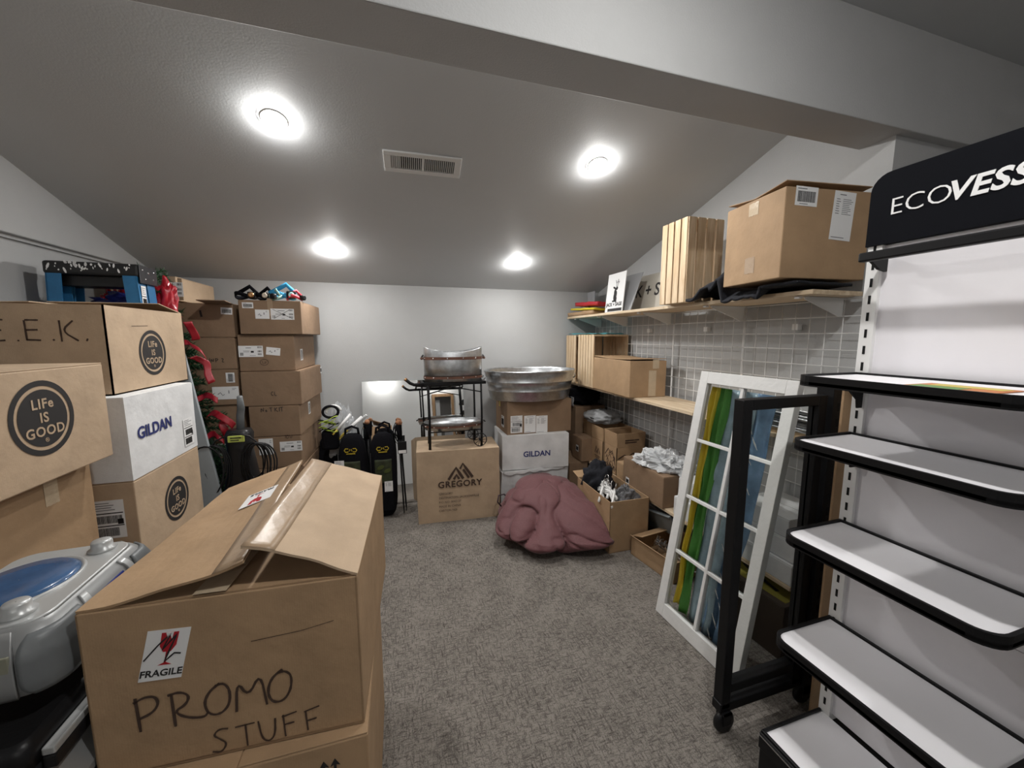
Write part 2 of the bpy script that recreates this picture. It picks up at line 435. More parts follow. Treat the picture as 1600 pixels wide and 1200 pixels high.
def vent():
    t = thing('ceiling_vent', 'white slotted air vent in the sloped ceiling between the downlights', 'vent', (0.178, 2.142, ceil_z(2.142)))
    t.rotation_euler = (tl, 0, radians(-2.5))
    w, d = 0.385, 0.14
    m = MB()
    for a, b in (((-w/2, -d/2, -0.010), (w/2, -d/2+0.026, 0)), ((-w/2, d/2-0.026, -0.010), (w/2, d/2, 0)),
                 ((-w/2, -d/2+0.026, -0.010), (-w/2+0.034, d/2-0.026, 0)), ((w/2-0.034, -d/2+0.026, -0.010), (w/2, d/2-0.026, 0)),
                 ((-0.007, -d/2+0.026, -0.010), (0.007, d/2-0.026, 0))): m.span(a, b, WHITEM, bev=0.002)
    m.build('vent_frame', t)
    m = MB()
    for s_ in (-1, 1):
        for k in range(15):
            x = s_*(0.014+k*0.0098)
            m.box((x, 0, -0.005), (0.0028, d-0.05, 0.008), WHITEM, RY(-0.25).to_3x3())
    m.build('louvre_slats', t)
    m = MB(); m.span((-w/2+0.03, -d/2+0.02, -0.0015), (w/2-0.03, d/2-0.02, -0.0005), mat('duct_dark', (0.015, 0.015, 0.015), 0.9)); m.build('duct_opening', t)
vent()

# ================================================================== cartons
CH = {  # hand lettering on a unit box
 'P': [[(0.1, 0), (0.05, 1)], [(0, 0.85), (0.3, 1), (0.62, 0.95), (0.7, 0.75), (0.45, 0.5), (0.08, 0.42)]],
 'R': [[(0.1, 0), (0.08, 0.95)], [(0, 0.9), (0.35, 1), (0.62, 0.85), (0.5, 0.6), (0.1, 0.45), (0.45, 0.2), (0.95, 0.05), (1.1, 0.15)]],
 'O': [[(0.55, 1), (0.2, 0.8), (0.02, 0.4), (0.15, 0.05), (0.5, 0), (0.8, 0.3), (0.85, 0.75), (0.65, 0.98), (0.4, 0.95)]],
 'M': [[(0, 0), (0.08, 0.9), (0.42, 0.35), (0.85, 1.02), (0.98, 0.05)]],
 'S': [[(0.75, 0.95), (0.35, 1), (0.1, 0.75), (0.4, 0.55), (0.65, 0.3), (0.4, 0.02), (0, 0.1)]],
 'T': [[(0, 0.95), (0.85, 1.02)], [(0.45, 1), (0.5, 0)]],
 'U': [[(0, 1), (0.1, 0.2), (0.4, 0), (0.68, 0.25), (0.75, 1)]],
 'F': [[(0.1, 0), (0.05, 0.95)], [(0, 0.92), (0.7, 1.05)], [(0.1, 0.5), (0.55, 0.55)]],
 'E': [[(0.05, 0), (0.05, 1)], [(0.05, 1), (0.7, 1.02)], [(0.05, 0.5), (0.6, 0.5)], [(0.05, 0), (0.7, 0.02)]],
 'K': [[(0.05, 0), (0.05, 1)], [(0.7, 1), (0.1, 0.5), (0.85, 0)]],
 'N': [[(0, 0), (0.05, 1), (0.65, 0), (0.7, 1)]], 'o': [[(0.3, 0.5), (0.05, 0.3), (0.25, 0), (0.5, 0.2), (0.3, 0.5)]],
 'C': [[(0.7, 0.9), (0.35, 1), (0.02, 0.5), (0.3, 0), (0.7, 0.1)]], 'L': [[(0.05, 1), (0.05, 0), (0.6, 0.05)]],
 'I': [[(0.2, 0), (0.2, 1)]], 'W': [[(0, 1), (0.2, 0), (0.45, 0.7), (0.7, 0), (0.95, 1)]],
 '2': [[(0, 0.8), (0.3, 1), (0.6, 0.75), (0, 0), (0.7, 0.02)]], '.': [[(0.05, 0), (0.12, 0.06)]], ' ': [],
}
def hand(txt, h, jit=0.05, adv=1.0, rise=0.0):
    """hand-written strokes centred on the origin, cap height h"""
    x = 0; out = []; rng = random.Random(hash(txt) & 0 or len(txt)*7)
    for i, c in enumerate(txt):
        for ln in CH[c]: out.append([(x+px*h*0.8+rng.uniform(-jit, jit)*h*0.3, py*h+rise*x+rng.uniform(-jit, jit)*h) for px, py in ln])
        x += h*(0.35 if c in '. I' else 1.0)*adv
    return [[(px-x/2, py-h/2) for px, py in ln] for ln in out]

def face_frame(f, w, d, h):
    """centre frame of a box face: x right, y up as seen from outside"""
    return {'F': frame((0, -d/2, h/2), (1, 0, 0), (0, 0, 1)), 'R': frame((w/2, 0, h/2), (0, 1, 0), (0, 0, 1)),
            'L': frame((-w/2, 0, h/2), (0, -1, 0), (0, 0, 1)), 'T': frame((0, 0, h), (1, 0, 0), (0, 1, 0)),
            'B': frame((0, d/2, h/2), (-1, 0, 0), (0, 0, 1))}[f]

def m_label(parent, M, w, h, seed=0, style=0, rot=0.0, name='shipping_label'):
    """paper sticker with printed bars and lines"""
    rng = random.Random(seed); M = M @ RZ(rot); m = MB()
    m.prism([(-w/2, -h/2), (w/2, -h/2), (w/2, h/2), (-w/2, h/2)], 0.0012, 0.0017, PAPER, M)
    def bar(x0, y0, x1, y1, k=INK): m.prism([(x0*w, y0*h), (x1*w, y0*h), (x1*w, y1*h), (x0*w, y1*h)], 0.0017, 0.0021, k, M)
    def code(x0, y0, x1, y1):
        x = x0
        while x < x1-0.006:
            b = rng.uniform(0.004, 0.014); bar(x, y0, min(x+b, x1), y1); x += b+rng.uniform(0.005, 0.014)
    def lines(x0, y0, x1, y1, n, k=GREYI):
        for i in range(n):
            y = y1-(i+0.5)*(y1-y0)/n; bar(x0, y-0.25*(y1-y0)/n*0.6, x0+(x1-x0)*rng.uniform(0.5, 1), y+0.25*(y1-y0)/n*0.6, k)
    if style == 0:    # barcode sticker
        lines(-0.42, 0.3, 0.2, 0.46, 1); code(-0.4, -0.3, 0.4, 0.26); lines(-0.3, -0.46, 0.3, -0.34, 1)
    elif style == 1:  # long shipping label: small blocks at the ends
        lines(-0.2, 0.22, 0.18, 0.4, 1); lines(-0.3, -0.1, 0.0, 0.1, 2); bar(0.0, -0.12, 0.12, 0.04)
        for y in (0.28, -0.08, -0.34): code(0.28, y, 0.45, y+0.16)
        code(-0.44, -0.38, -0.3, -0.12); lines(-0.05, -0.42, 0.2, -0.32, 1)
    elif style == 2:  # upright address label
        lines(-0.42, 0.22, 0.4, 0.46, 4); bar(-0.46, 0.15, 0.46, 0.175); code(-0.34, -0.1, 0.42, 0.1); bar(-0.46, -0.18, 0.46, -0.155); code(-0.42, -0.44, 0.3, -0.22); bar(0.28, -0.14, 0.45, 0.0)
    elif style == 3:  # packing list: columns of fine print
        lines(-0.25, 0.4, 0.3, 0.46, 1); lines(-0.38, 0.02, -0.18, 0.36, 7); lines(-0.08, 0.02, 0.4, 0.36, 9); lines(-0.42, -0.47, 0.42, -0.42, 1)
    elif style == 4:  # torn plain label with scribble
        m.strokes([[(-0.3*w, -0.1*h), (-0.2*w, 0.05*h), (-0.12*w, -0.2*h), (-0.05*w, -0.1*h)], [(0.12*w, -0.05*h), (0.12*w, 0.2*h)]], 0.004, GREYI, M, 0.0021)
        lines(0.25, 0.2, 0.45, 0.4, 2)
    return m.build(name, parent)
def m_tape(parent, M, w, h, rot=0.0, k=None, name='tape_strip'):
    m = MB(); M = M @ RZ(rot); rng = random.Random(int(w*1e4))
    n = 8; P = [(-w/2+w*i/n, -h/2+rng.uniform(-.002, .002)) for i in range(n+1)]+[(w/2-w*i/n, h/2+rng.uniform(-.002, .002)) for i in range(n+1)]
    m.prism(P, 0.0006, 0.0011, k or TAPE, M); return m.build(name, parent)
def m_roundlogo(parent, M, R, k):
    """printed round mark with three lines of lettering"""
    m = MB()
    def ring(r0, r1, z, kk):
        n = 48; a = [m.bm.verts.new(M @ Vector((r0*cos(2*pi*i/n), r0*sin(2*pi*i/n), z))) for i in range(n)]
        b = [m.bm.verts.new(M @ Vector((r1*cos(2*pi*i/n), r1*sin(2*pi*i/n), z))) for i in range(n)]
        m._set([m.bm.faces.new((a[i], a[(i+1) % n], b[(i+1) % n], b[i])) for i in range(n)], kk)
    ring(R, R*0.855, 0.0012, INK)
    n = 48; m._set([m.bm.faces.new([m.bm.verts.new(M @ Vector((R*0.76*cos(2*pi*i/n), R*0.76*sin(2*pi*i/n), 0.0012))) for i in range(n)])], INK)
    for t, y, s in (('LIFe', 0.37, 0.325), ('IS', 0.0, 0.325), ('GOOD', -0.36, 0.325)):
        m.text(t, R*s*1.12, k, M @ T(0, y*R, 0.0018), bold=R*0.008, space=1.12)
    m.text('®', R*0.16, k, M @ T(0, -0.60*R, 0.0018))
    return m.build('printed_logo', parent)
def m_text(parent, M, txt, size, k=INK, bold=0.0, space=1.0, shear=0.0, name='printed_lettering', align='CENTER'):
    m = MB(); m.text(txt, size, k, M @ T(0, 0, 0.0012), bold=bold, space=space, shear=shear, align=align); return m.build(name, parent)
def m_hand(parent, M, txt, h, pen, k=INK, adv=1.0, rise=0.0, jit=0.05):
    m = MB(); m.strokes(hand(txt, h, jit, adv, rise), pen, k, M, 0.0014, smooth=True); return m.build('handwriting', parent)

def grid_body(m, w, d, h, k, n=6, amp=0.0, seed=0.0, top=True):
    """box shell from subdivided faces with slight warp; top=False leaves it open"""
    def warp(p):
        x, y, z = p
        if amp:
            q = Vector((x*4+seed, y*4, z*4))
            f = min(1, z/0.05)
            x += amp*noise.noise(q)*(1 if abs(x) > w/2-1e-6 else 0.3); y += amp*noise.noise(q+Vector((9, 3, 1)))*(1 if abs(y) > d/2-1e-6 else .3)
            z += amp*0.6*noise.noise(q+Vector((2, 8, 5)))*f
        return Vector((x, y, max(z, 0)))
    V = {}
    def v(p):
        key = tuple(round(c, 5) for c in p)
        if key not in V: V[key] = m.bm.verts.new(warp(p))
        return V[key]
    fs = []
    def face(o, a, b):
        for i in range(n):
            for j in range(n):
                pts = [tuple(o[q]+a[q]*(i+di)/n+b[q]*(j+dj)/n for q in range(3)) for di, dj in ((0, 0), (1, 0), (1, 1), (0, 1))]
                fs.append(m.bm.faces.new([v(p) for p in pts]))
    face((-w/2, -d/2, 0), (w, 0, 0), (0, 0, h)); face((w/2, -d/2, 0), (0, d, 0), (0, 0, h)); face((w/2, d/2, 0), (-w, 0, 0), (0, 0, h)); face((-w/2, d/2, 0), (0, -d, 0), (0, 0, h))
    face((-w/2, -d/2, 0), (0, d, 0), (w, 0, 0))
    if top: face((-w/2, -d/2, h), (w, 0, 0), (0, d, 0))
    m._set(fs, k)

def carton(label, loc, w, d, h, rz=0.0, k=KR, group=None, along='y', amp=0.0, seed=0.0, top='closed', flap_up=None, sag=True, name='cardboard_box', fl=0.0):
    """closed carton: body, two top flaps meeting in a taped seam.  top='open': four walls with board thickness and flaps"""
    t = thing(name, label, 'box', loc, rz, group); t5 = 0.004
    if top == 'closed':
        m = MB()
        if amp: grid_body(m, w, d, h-t5, k, 8, amp, seed)
        else: m.span((-w/2, -d/2, 0), (w/2, d/2, h-t5), k, bev=0.004)
        m.build('body', t)
        for s in (-1, 1):
            m = MB()
            if along == 'y':
                m.box((s*w/4, 0, h-t5/2+fl/2), (w/2-0.0025, d-0.003, t5), k, RY(-s*fl/(w/2)*0.9).to_3x3(), bev=0.001)
            else:
                m.box((0, s*d/4, h-t5/2+fl/2), (w-0.003, d/2-0.0025, t5), k, RX(s*fl/(d/2)*0.9).to_3x3(), bev=0.001)
            m.build('top_flap', t)
    else:
        m = MB(); b = 0.005
        m.span((-w/2, -d/2, 0), (w/2, d/2, b), k)
        m.span((-w/2, -d/2, 0), (w/2, -d/2+b, h), k); m.span((-w/2, d/2-b, 0), (w/2, d/2, h), k)
        m.span((-w/2, -d/2, 0), (-w/2+b, d/2, h), k); m.span((w/2-b, -d/2, 0), (w/2, d/2, h), k)
        m.build('body', t)
        for f, (ang, ln) in (flap_up or {}).items():    # angle from vertical, outward
            m = MB(); L = w if f in 'FB' else d
            pos, rot = {'F': ((0, -d/2+b/2, h), RX(radians(ang))), 'B': ((0, d/2-b/2, h), RX(-radians(ang))),
                        'R': ((w/2-b/2, 0, h), RZ(pi/2) @ RX(radians(ang))), 'L': ((-w/2+b/2, 0, h), RZ(pi/2) @ RX(-radians(ang)))}[f]
            m.span((-L/2+0.002, -0.002, 0.0015), (L/2-0.002, 0.002, ln), k, bev=0.001)
            o = m.build('top_flap', t); o.matrix_local = T(*pos) @ rot
    t['_w'], t['_d'], t['_h'] = w, d, h
    return t
def FM(t, f, u=0.0, v=0.0, off=0.0):
    """frame on face f of carton t, shifted to (u,v)"""
    return face_frame(f, t['_w'], t['_d'], t['_h']) @ T(u, v, off)
def FP(t, f, px, py, off=0.0):
    """the same, where the photograph shows the mark on that face"""
    M = Matrix.Translation(t.location) @ RZ(t.rotation_euler.z); A = M @ face_frame(f, t['_w'], t['_d'], t['_h'])
    p = on_plane(px, py, A.translation, A.to_3x3() @ Vector((0, 0, 1)))
    q = A.inverted() @ p
    return face_frame(f, t['_w'], t['_d'], t['_h']) @ T(q.x, q.y, off)

# ------------------------------------------------ stack beside the ladder (left)
b = carton('brown carton hidden at the floor under the tall stack by the ladder', (-1.164, 2.017, 0), 0.40, 0.50, 0.567, k=KR)
b = carton('brown carton with round black logo under the white carton, beside the open promo box', (-1.164, 2.017, 0.567), 0.40, 0.505, 0.339, k=KRL, group='cartons with a round black logo')
m_roundlogo(b, FP(b, 'R', 277, 778), 0.098, KRL)
m_label(b, FP(b, 'F', 169, 812), 0.105, 0.150, 3, 2)
b = carton('white carton with blue lettering in the left stack, between two brown cartons', (-1.164, 2.017, 0.907), 0.40, 0.505, 0.320, k=KRW, group='white cartons with blue lettering', amp=0.002, seed=3)
m_text(b, FP(b, 'R', 243, 668, 0.0008), 'GILDAN', 0.066, NAVY, bold=0.0016)
m_label(b, FP(b, 'R', 294, 674, 0.0008), 0.085, 0.13, 8, 2)
b = carton('open brown carton with round black logo and handwriting, topmost in the left stack', (-1.226, 2.109, 1.228), 0.40, 0.559, 0.340, k=KRL, group='cartons with a round black logo',
           top='open', flap_up={'L': (-88, 0.19), 'B': (-80, 0.19)})
m_roundlogo(b, FP(b, 'R', 239, 551), 0.099, KRL)
m_hand(b, FP(b, 'F', 66, 516), 'E.E.K.', 0.075, 0.006, INKB, adv=0.95)
m = MB(); M = FP(b, 'R', 217, 510); m.strokes([[(-.05, 0), (.06, 0.004)]], .002, INKB, M, .001); m.build('scuff_line', b)
# ------------------------------------------------ front left stack behind the boombox
b = carton('brown carton standing on the floor behind the boombox, lowest of the front left stack', (-1.225, 1.40, 0), 0.42, 0.50, 0.52, k=KR)
b = carton('plain brown carton with a scrap of tape right behind the boombox', (-1.225, 1.42, 0.52), 0.40, 0.49, 0.52, k=KR)
m_tape(b, FP(b, 'R', 80, 770), 0.05, 0.075)
b = carton('brown carton with large round black logo at the left photo edge above the boombox', (-1.17, 1.40, 1.041), 0.44, 0.51, 0.322, k=KRL, group='cartons with a round black logo')
m_roundlogo(b, FP(b, 'R', 68, 653), 0.106, KRL)

# ------------------------------------------------ big promo box
PW, PD, PH, PZ = 0.527, 0.66, 0.380, 0.520
t = thing('cardboard_box', 'large brown promo carton in the foreground with two raised top flaps and fragile stickers', 'box', (-0.345, 1.240, PZ), radians(-3.2), None)
t['_w'], t['_d'], t['_h'] = PW, PD, PH
m = MB(); b5 = 0.006; hw, hd = PW/2, PD/2
m.span((-hw, -hd, 0), (hw, hd, b5), KR)
m.span((-hw, -hd, 0), (hw, -hd+b5, PH), KR, bev=0.002); m.span((-hw, hd-b5, 0), (hw, hd, PH), KR, bev=0.002)
m.span((-hw, -hd, 0), (-hw+b5, hd, PH), KR, bev=0.002); m.span((hw-b5, -hd, 0), (hw, hd, PH), KR, bev=0.002)
m.build('body', t)
for s in (-1, 1):   # inner short flaps, folded in
    m = MB(); m.box((0, s*(hd-0.125), PH-0.006), (PW-0.014, 0.235, 0.005), KR, RX(s*0.05).to_3x3()); m.build('inner_flap', t)
m = MB(); m.box((-0.03, -hd+0.115, PH+0.0045), (0.062, 0.23, 0.001), TAPE, RX(-0.05).to_3x3()); m.build('tape_strip', t)
def flap(s, l0, l1, a0, a1, name='top_flap'):
    """long top flap hinged on the side wall, lifted by a0 (near end) .. a1 (far end); returns its surface function"""
    def fn(u, v):
        a = a0+(a1-a0)*v; q = u*(l0+(l1-l0)*v)
        z = q*sin(a)+0.010*sin(pi*u)*(1-v)*s+0.006*nz(u*3+s, v*4); x = q*cos(a)
        return Vector((s*hw-s*x, -hd+0.004+(PD-0.008)*v, PH+0.003+z))
    m = MB(); m.sheet(fn, 12, 16, KRL if s > 0 else KR, 0.0055, smooth=False); return m.build(name, t), fn
fl_l, fnl = flap(-1, 0.305, 0.262, radians(12), radians(19))
fl_r, fnr = flap(1, 0.250, 0.262, radians(23), radians(19.5))
def tape_edge(o, fn, u0, u1, k, name):
    m = MB(); m.sheet(lambda u, v: fn(u0+(u1-u0)*u, v)+Vector((0, 0, 0.0036)), 4, 24, k, 0.0008); return m.build(name, o)
tape_edge(fl_l, fnl, 0.80, 1.0, TAPEC, 'tape_strip'); tape_edge(fl_r, fnr, 0.72, 1.0, TAPEC, 'tape_strip')
def fragile(parent, M, w, h, scrib=True):
    m = MB(); P = lambda pts, z, k: m.prism([(x*w, y*h) for x, y in pts], z, z+0.0004, k, M)
    P([(-.5, -.5), (.5, -.5), (.5, .5), (-.5, .5)], 0.0010, PAPER)
    P([(-.16, .44), (.24, .44), (.23, .18), (.13, .06), (-.05, .06), (-.15, .18)], 0.0015, RED)
    P([(.02, .06), (.06, .06), (.06, -.16), (.02, -.16)], 0.0015, RED)
    P([(-.12, -.20), (.20, -.20), (.06, -.15), (.02, -.15)], 0.0015, RED)
    P([(-.06, .44), (.0, .34), (.05, .40), (.10, .30), (.12, .44)], 0.0020, PAPER)
    m.text('FRAGILE', h*0.185, INK, M @ T(0, -0.36*h, 0.0018), bold=h*0.004)
    if scrib: m.strokes([[(-.46*w, -.08*h), (-.2*w, .2*h), (.06*w, .42*h), (-.08*w, .1*h), (.2*w, .4*h), (.02*w, -.14*h), (.22*w, .02*h), (.38*w, .0)]], 0.0035, INK, M, 0.0024)
    return m.build('fragile_sticker', parent)
A = FP(t, 'F', 258, 1022)
SHEAR = Matrix(((1, 0.20, 0, 0), (0, 1, 0, 0), (0, 0, 1, 0), (0, 0, 0, 1)))
fragile(t, A @ SHEAR @ RZ(radians(-3)), 0.078, 0.112)
m_hand(t, FP(t, 'F', 343, 1094), 'PROMO', 0.079, 0.0056, INKB, adv=0.78, rise=0.03)
m_hand(t, FP(t, 'F', 424, 1140), 'STUFF', 0.057, 0.0042, INKB, adv=0.83, rise=0.03)
p0 = fnl(0.72, 0.60); uu = fnl(0.8, 0.60)-fnl(0.6, 0.60); vv = fnl(0.72, 0.7)-fnl(0.72, 0.5)
Mf = frame(p0+Vector((0, 0, 0.003)), -uu, -(vv-uu*(vv.dot(uu)/uu.dot(uu))))
fragile(fl_l, Mf @ RZ(radians(4)), 0.088, 0.10, False)
m = MB(); M = FP(t, 'F', 470, 985); m.strokes([[(-.1, -.006), (0, 0), (.07, .012)]], .0016, INKB, M, .001); m.build('scuff_line', t)
# carton under it
b = carton('brown carton on the floor carrying the large promo carton, two printed arrows', (-0.356, 1.165, 0), 0.535, 0.585, 0.517, radians(-0.6), KR)
m = MB(); M = FP(b, 'F', 515, 1196)
for x in (-0.012, 0.012):
    m.prism([(x-.003, -.03), (x+.003, -.03), (x+.003, 0), (x+.011, -.004), (x, .016), (x-.011, -.004), (x-.003, 0)], .001, .0014, INK, M)
m.build('printed_arrows', b)

# ------------------------------------------------ back left: stack beside the white wall
gB = 'cartons stacked in the back left corner'
def colB(label, cx, z, w, h, rz, k=KRS, d=0.60, cy=3.16):
    return carton(label, (cx, cy, z), w, d, h-0.001, radians(rz), k, gB)
b = colB('brown carton at the floor under the tall stack beside the vacuum', -0.775, 0, 0.34, 0.350, 0)
b = colB('brown carton low in the stack behind the vacuum cord, mostly hidden by the promo box', -0.775, 0.350, 0.33, 0.222, -1); m_label(b, FM(b, 'F', -0.05, 0.05), 0.07, 0.05, 12, 1)
b = colB('brown carton with a wide white label behind the vacuum cord', -0.763, 0.573, 0.30, 0.216, -2.5)
m_label(b, FP(b, 'F', 455, 697), 0.135, 0.068, 5, 1); m_label(b, FP(b, 'F', 416, 698), 0.085, 0.11, 9, 4); m_hand(b, FP(b, 'F', 452, 682), 'IOU', 0.022, 0.003, INKB)
b = colB('brown carton with two short words handwritten at its top edge, fourth from the top', -0.757, 0.79, 0.30, 0.207, -3)
m_hand(b, FP(b, 'F', 426, 640), 'NoT KIT', 0.028, 0.004, INK, adv=0.85); m_label(b, FP(b, 'R', 483, 637), 0.09, 0.055, 3, 0, pi/2)
b = colB('brown carton third from the top beside the white wall, initials scrawled on its front', -0.765, 0.998, 0.35, 0.228, -2.5)
m_hand(b, FP(b, 'F', 429, 615), 'CL', 0.026, 0.004, INK, adv=0.8); m_label(b, FP(b, 'R', 501, 578), 0.04, 0.05, 6, 0)
b = colB('brown carton with a circled scribble and two white labels, second from the top', -0.785, 1.227, 0.325, 0.238, -2, d=0.56)
m_label(b, FP(b, 'F', 392, 549), 0.140, 0.072, 21, 1); m_label(b, FP(b, 'F', 427, 549), 0.082, 0.050, 22, 4, -0.12); m_label(b, FP(b, 'R', 471, 554), 0.08, 0.062, 4, 0, pi/2)
m = MB(); M = FP(b, 'F', 413, 566); m.strokes([[(0.024*cos(a*.5), 0.02*sin(a*.5)) for a in range(14)], [(-.012, .008), (-.008, -.008), (.008, -.006), (.012, .004), (0, 0)]], .003, INKB, M, .0014); m.build('handwriting', b)
b = colB('brown carton topmost in its stack, carrying the headlamps, one label crossed out', -0.747, 1.467, 0.355, 0.216, -1)
m_label(b, FP(b, 'F', 387, 477), 0.062, 0.036, 31, 0); m_label(b, FP(b, 'F', 410, 491), 0.080, 0.058, 32, 4)
l = m_label(b, FP(b, 'F', 441.5, 491), 0.135, 0.070, 33, 1); m = MB(); m.strokes([[(-.055, .03), (.06, -.03)], [(-.05, -.028), (.045, .03)]], .0025, INK, FP(b, 'F', 441.5, 491), .0026); m.build('pen_cross', b)
m_tape(b, FP(b, 'F', 422, 480), 0.03, 0.11, 0, TAPEC)
# ------------------------------------------------ back left corner stack
gA = 'cartons stacked behind the fir tree'
def colA(label, cx, z, w, h, rz=0, k=KRS, d=0.60, cy=3.18, **kw): return carton(label, (cx, cy, z), w, d, h-0.001, radians(rz), k, gA, **kw)
colA('brown carton at the floor behind the fir tree', -1.15, 0, 0.36, 0.38)
b = colA('brown carton behind the tree with a small white label low on it', -1.12, 0.38, 0.34, 0.383); m_label(b, FP(b, 'F', 352, 702), 0.13, 0.08, 41, 0)
b = colA('brown carton behind the tree just left of the vacuum handle', -1.13, 0.763, 0.33, 0.251)
b = colA('flat brown carton behind the tree with a large white scribbled label', -1.145, 1.014, 0.35, 0.092, cy=3.17); m_label(b, FP(b, 'F', 353, 614), 0.145, 0.082, 42, 4)
b = colA('brown carton behind the tree with an upright barcode sticker', -1.145, 1.106, 0.35, 0.138); m_label(b, FP(b, 'F', 360, 590), 0.064, 0.048, 43, 0, pi/2)
b = colA('brown carton with scrawled black marker, third from the top behind the tree', -1.145, 1.244, 0.35, 0.203)
m_hand(b, FP(b, 'F', 338, 563), 'WNP 2', 0.024, 0.004, INK, adv=1.0)
b = colA('brown carton with a loose top flap and barcode sticker, below the corner one', -1.117, 1.447, 0.305, 0.212)
m_label(b, FP(b, 'F', 354, 486), 0.062, 0.042, 44, 0, -0.05); m = MB(); m.strokes([[(0, .02), (.005, -.02)]], .012, INK, FP(b, 'F', 313, 490), .001); m.build('marker_dot', b)
m = MB(); m.box((0.08, -0.36, 0.215), (0.145, 0.12, 0.004), KRS, RX(radians(-5)).to_3x3()); m.build('top_flap', b)
b = colA('tan carton topmost in the corner under the low ceiling, white label on its side', -1.415, 1.668, 0.34, 0.145, 0, KRL, d=0.52, cy=3.13)
m_label(b, FP(b, 'F', 266, 452), 0.13, 0.085, 45, 1); m_tape(b, FP(b, 'F', 282, 452), 0.022, 0.13, 0, TAPEC)
b = carton('brown carton on the floor in the far left corner', (-1.50, 3.18, 0), 0.24, 0.6, 0.83, 0, KRS, gA)
b = carton('brown carton in the far left corner under the tan one', (-1.50, 3.18, 0.83), 0.24, 0.6, 0.836, 0, KRS, gA)

# ------------------------------------------------ middle of the back wall
b = carton('tan carton with mountain logo standing on the floor, carrying the black stand', (0.468, 3.07, 0), 0.644, 0.34, 0.576, radians(-4.1), KRL, along='x', amp=0.005, seed=5, fl=0.0)
M = FP(b, 'F', 719.5, 737, 0.004)
m = MB(); sc = 0.00545*0.25*4/4
def E(p): return [((x-395)*sc*0.9, (868-y)*sc*0.9) for x, y in p]
m.strokes([E([(318, 914), (367, 838), (412, 914)]), E([(392, 848), (410, 814), (472, 908)]), E([(412, 852), (448, 910)]), E([(352, 914), (369, 886), (386, 914)])], 0.021, INKB, M, .0012)
m.build('printed_logo', b)
m_text(b, FP(b, 'F', 719, 755.5, 0.004), 'GREGORY', 0.070, INKB, bold=0.0018, space=1.1)
for i, s in enumerate(('GREGORY', 'DESTINATION: JACKSONVILLE', 'P/O NO: 0042127', 'MADE IN CHINA', 'CARTON NO:')):
    m_text(b, FP(b, 'F', 686, 772+i*6.6, 0.004), s, 0.023, INKB, align='LEFT')
b = carton('crushed white carton at the floor behind the maroon comforter', (1.132, 3.19, 0), 0.605, 0.40, 0.319, radians(-0.7), KRW, along='x', amp=0.009, seed=2)
m = MB(); m.sheet(lambda u, v: (-0.29+0.56*u, -0.203-0.012*v*abs(nz(u*4, 2))-0.004, 0.327-(0.02+0.045*abs(nz(u*5, 1)))*v+0.012*nz(u*8, 3)), 24, 4, KRW, 0.004); m.build('torn_flap', b)
b = carton('white carton with blue lettering on the crushed one, behind the comforter', (1.150, 3.19, 0.327), 0.588, 0.40, 0.297, radians(-5), KRW, group='white cartons with blue lettering', along='x', amp=0.002, seed=7)
m_text(b, FP(b, 'F', 839, 709, 0.0008), 'GILDAN', 0.066, NAVY, bold=0.0016)
b = carton('brown carton with three white labels under the oval tub', (1.185, 3.225, 0.624), 0.590, 0.37, 0.288, radians(0), KRS, along='x')
for x, st, s in ((807, 2, 51), (828, 3, 52), (846.5, 3, 53)): m_label(b, FP(b, 'F', x, 663 if st == 2 else 662.5), 0.105, 0.148, s, st)
m_label(b, FM(b, 'L', 0.05, -0.05), 0.08, 0.10, 54, 0); m_tape(b, FM(b, 'L', -0.05, 0.09), 0.05, 0.05, 0, mat('yellow_sticker', (0.65, 0.5, 0.12), 0.5))

# ------------------------------------------------ right side, floor and shelves
b = carton('narrow brown carton on the floor in the corner beside the white cartons', (1.555, 3.20, 0), 0.18, 0.36, 0.33, 0, KRS)
b = carton('brown carton of white hangers on the floor behind the comforter', (1.487, 2.371, 0), 0.30, 0.488, 0.36, radians(-0.8), KR, top='open', flap_up={'B': (80, 0.1)})
b = carton('low open brown carton of metal hooks on the floor left of the window sash', (1.68, 1.935, 0), 0.36, 0.36, 0.130, radians(8), KR, top='open', flap_up={'B': (-70, 0.10), 'L': (60, 0.02)})
b = carton('brown carton carrying bubble wrap on the low shelf', (1.80, 2.227, 0.336), 0.315, 0.476, 0.211, radians(-1.6), KRS)
m_label(b, FP(b, 'L', 980.5, 751), 0.042, 0.052, 61, 0)
gG = 'open cartons with upright flaps on the low shelf'
b = carton('open brown carton with a printed mountain scene, nearest on the low shelf', (1.815, 2.712, 0.336), 0.264, 0.19, 0.225, 0, KR, gG, top='open', flap_up={'L': (2, 0.118), 'F': (3, 0.118), 'R': (-2, 0.118), 'B': (2, 0.118)})
M = FM(b, 'L', 0, 0.0); m = MB(); rng = random.Random(4)
for k in range(16):
    x, y = rng.uniform(-.07, .05), rng.uniform(-.09, .045); m.strokes([[(x, y), (x+rng.uniform(.01, .03), y+rng.uniform(.01, .04)), (x+rng.uniform(.02, .05), y-rng.uniform(0, .03))]], .007, INKB, M, .0012)
m.strokes([[(-.08, .02), (-.03, .08), (.0, .05), (.03, .075), (.08, -.04)]], .008, INKB, M, .0014); m.build('printed_picture', b)
M = FM(b, 'F', 0, 0.16); m = MB(); m.strokes([[(-.06, .01), (.07, .01)], [(-.06, -.008), (.05, -.008)]], .010, INKB, M, .004); m.strokes([[(-.12, -.14), (-.06, -.11), (-.03, -.13), (.02, -.10), (.1, -.15)], [(-.1, -.17), (.08, -.16)]], .012, INKB, M, .0012); m.build('printed_picture', b)
